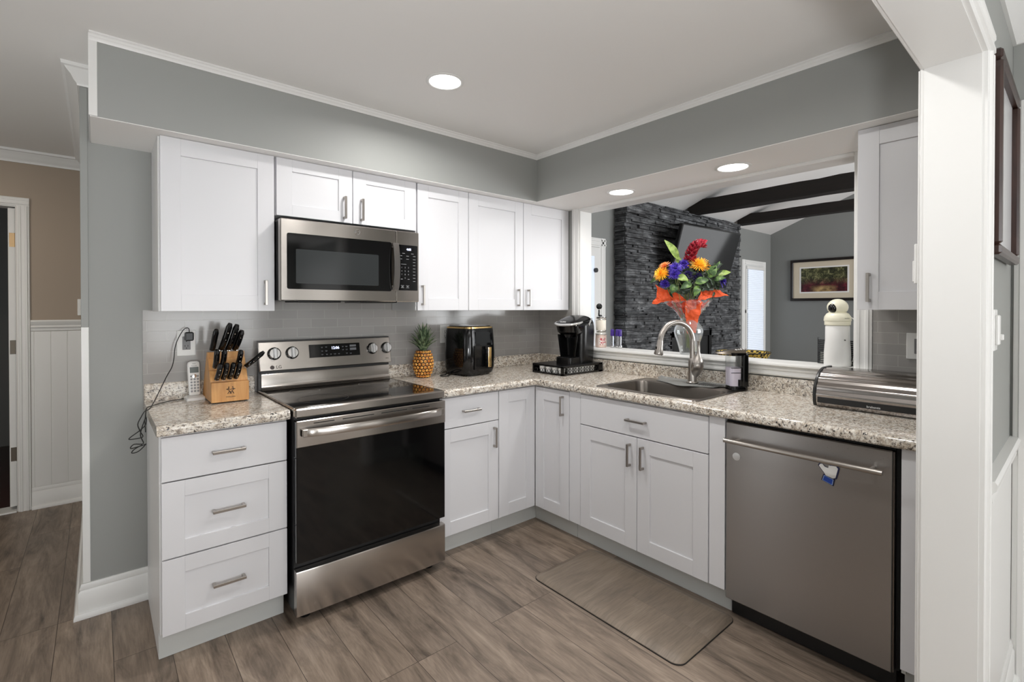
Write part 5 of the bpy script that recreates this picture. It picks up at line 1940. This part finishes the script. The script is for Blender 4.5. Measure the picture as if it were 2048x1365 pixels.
MB().loft([[(-.115, -.010, .196), (-.115, .010, .196), (-.115, .010, .201), (-.115, -.010, .201)], [(-.045, -.03, .190), (-.045, .03, .190), (-.045, .03, .212), (-.045, -.03, .212)],
           [(.035, -.036, .190), (.035, .036, .190), (.035, .036, .220), (.035, -.036, .220)]]).build('spout', mat('bronze_chrome', s(170, 158, 146), .2, .9), sd, True)
mb = MB()
for i in range(5):
    mb.ball((-.02 + .014 * i, -.030, .216 + .001 * i), .0062, 10)
mb.build('touch_buttons', M['chrome'], sd, True)
MB().loft([rl2(.014, .014, .012, .024), rl2(.014, .014, .012, .058)], Mx=T((.002, -.040, 0))).build('pump_housing', M['gloss_black'], sd, True)

# ------------------------------------------------------------------ camera on white canister, organiser behind
wc = thing('white_canister', 'tall plain white canister on the right end of the sill', 'canister', (.045, -2.098, SZ))
MB().lathe([(.056, .0005), (.0575, .004), (.0565, .07), (.0520, .130), (.0515, .196), (.049, .200)], n=40).build('body', M['white_plastic'], wc, True)
MB().cyl((-.030, -.0495 + .012, .130), (-.036, -.0555 + .012, .130), .0026, n=10).cyl((-.0335, .0415, .12), (-.0335, .0415, .12 + .0001), .001, n=6).build('pin_hole', M['black'], wc, True)
cmx = thing('security_camera', 'cream swivel-head home camera standing on the white canister', 'camera', (.045, -2.098, SZ + .2008))
MB().lathe([(.053, .0), (.0555, .003), (.0555, .020), (.0575, .0215), (.0585, .026), (.0565, .042), (.047, .058), (.034, .066)], n=40).build('base', M['cream_plastic'], cmx, True)
hd = MB().ball((0, 0, .090), .0455, 28, (1, 1, .90)).build('head', M['cream_plastic'], cmx, True)
lv = (RT * -.95 + TW * .38 + Vector((0, 0, -.05))).normalized()
MB().ball(Vector((0, 0, .088)) + lv * .0245, .0262, 20, (1, 1, 1)).build('lens', M['gloss_black'], hd, True)
text('brand_lettering', 'imilab', .010, mat('grey_print', s(150, 150, 140), .5), cmx, T(Vector((0, 0, .036)) + TW * .0582 + RT * .008) @ RZ(AR) @ FRONT)
P = [Vector((.045, -2.098, SZ + .236)) + RT * .052, Vector((.045, -2.098, SZ + .236)) + RT * .075, Vector((.06, -2.170, SZ + .21)), Vector((.075, -2.172, SZ + .14)), Vector((.085, -2.160, SZ + .05)), Vector((.088, -2.140, SZ + .004))]
MB().tube(smooth_pts(P, 4), .0022, 6).build('power_cable', M['white_plastic'], cmx)
og = thing('letter_rack', 'black mesh letter rack behind the white canister', 'letter rack', (.117, -2.083, SZ), 0)
mb = MB().box(-.018, .018, -.090, .090, .0005, .004, .001)
for yy in (-.0885, .0885):
    mb.box(-.018, .018, yy - .0015, yy + .0015, .004, .115 if yy < 0 else .135, .0008)
for i in range(12):
    z = .012 + i * .0095
    mb.box(-.0175, -.016, -.088, .088, z, z + .0050).box(.016, .0175, -.088, .088, z, z + .0050)
mb.build('mesh_rack', M['satin_black'], og, True)
pp = tag(MB().box(-.006, .006, -.082, .080, .0045, .06, Mx=T((.117, -2.083, SZ))).build('envelope_stack', mat('white_paper', s(232, 230, 226), .8)), 'white envelopes standing in the black letter rack', 'envelopes')

# bowl on the living-room console
tb = thing('console_table', 'brown console table on the living-room side of the pass-through', 'table', (.45, -1.5, 0))
MB().box(.22, .62, -2.0, -1.0, .985, 1.01, .004).build('tabletop', M['table_wood'], tb)
for xx in (.25, .59):
    for yy in (-1.97, -1.03):
        MB().box(xx - .02, xx + .02, yy - .02, yy + .02, .001, .985, .003).build('leg', M['table_wood'], tb)
bw = thing('woven_bowl', 'shallow bowl with yellow and black zigzag rim behind the soap dispenser', 'bowl', (.40, -1.472, 1.0105))
zz = mat('yellow_black_weave', s(206, 176, 70), .7)
nz_ = N(zz)
wv = nz_.new('ShaderNodeTexChecker')
wv.inputs['Scale'].default_value = 55
wv.inputs['Color1'].default_value = s(212, 184, 84)
wv.inputs['Color2'].default_value = s(24, 20, 16)
nz_.link(nz_.coord(), wv.inputs['Vector'])
nz_.color(wv.outputs['Color'])
MB().lathe([(.070, 0), (.095, .008), (.135, .050), (.162, .090), (.157, .092), (.130, .054), (.09, .014), (.0001, .012)], n=40, cap=False).lathe([(.0001, .0), (.070, .0)], n=40, cap=False).build('basket_weave', zz, bw, True)
MB().lathe([(.157, .090), (.160, .095), (.164, .092), (.162, .088)], n=40, cap=False).build('rim', M['black'], bw, True)

# ------------------------------------------------------------------ bread box
bb = thing('bread_box', 'brushed steel roll-top bread box with black ends beside the doorway post', 'bread box', (-.155, -2.32, CT))
def bprof(k=0.0):
    p = [(-.262 - k, .004 - k * .0), (-.272 - k, .026), (-.272 - k, .044)]
    for i in range(61):
        a = PI - (PI / 2) * i / 60
        w = .0014 * math.sin(2 * PI * 5 * i / 60) if k == 0 else 0  # ripple added to the lid's shape to make striped reflections
        p.append((-.142 + (.130 + k + w) * math.cos(a), .048 + (.118 + k + w) * math.sin(a)))
    p += [(-.060 + k * .3, .166 + k), (-.047 + k * .3, .158 + k), (-.047 + k * .3, .004)]
    return [(x, CT + z) for x, z in p]
MB().prism(bprof(), 1, -2.553, -2.106).build('body', M['steel_h'], bb)
for a, b in ((-2.106, -2.093), (-2.566, -2.553)):
    MB().prism(bprof(.004), 1, a, b, bev=.002).build('end_cap', M['black'], bb)
mb = MB().box(-.2745, -.2715, -2.55, -2.112, CT + .020, CT + .046, .0008)
mb.build('front_band', M['black'], bb)
IB = wmat(bb).inverted()
text('brand_lettering', 'brabantia', .013, M['text_white'], bb, IB @ T((-.2750, -2.322, CT + .0285)) @ RZ(-PI / 2) @ FRONT)
mb = MB()
for yy in (-2.12, -2.54):
    for xx in (-.25, -.06):
        mb.cyl((xx, yy, CT + .0003), (xx, yy, CT + .0045), .008, n=12)
mb.build('rubber_foot', M['black'], bb)
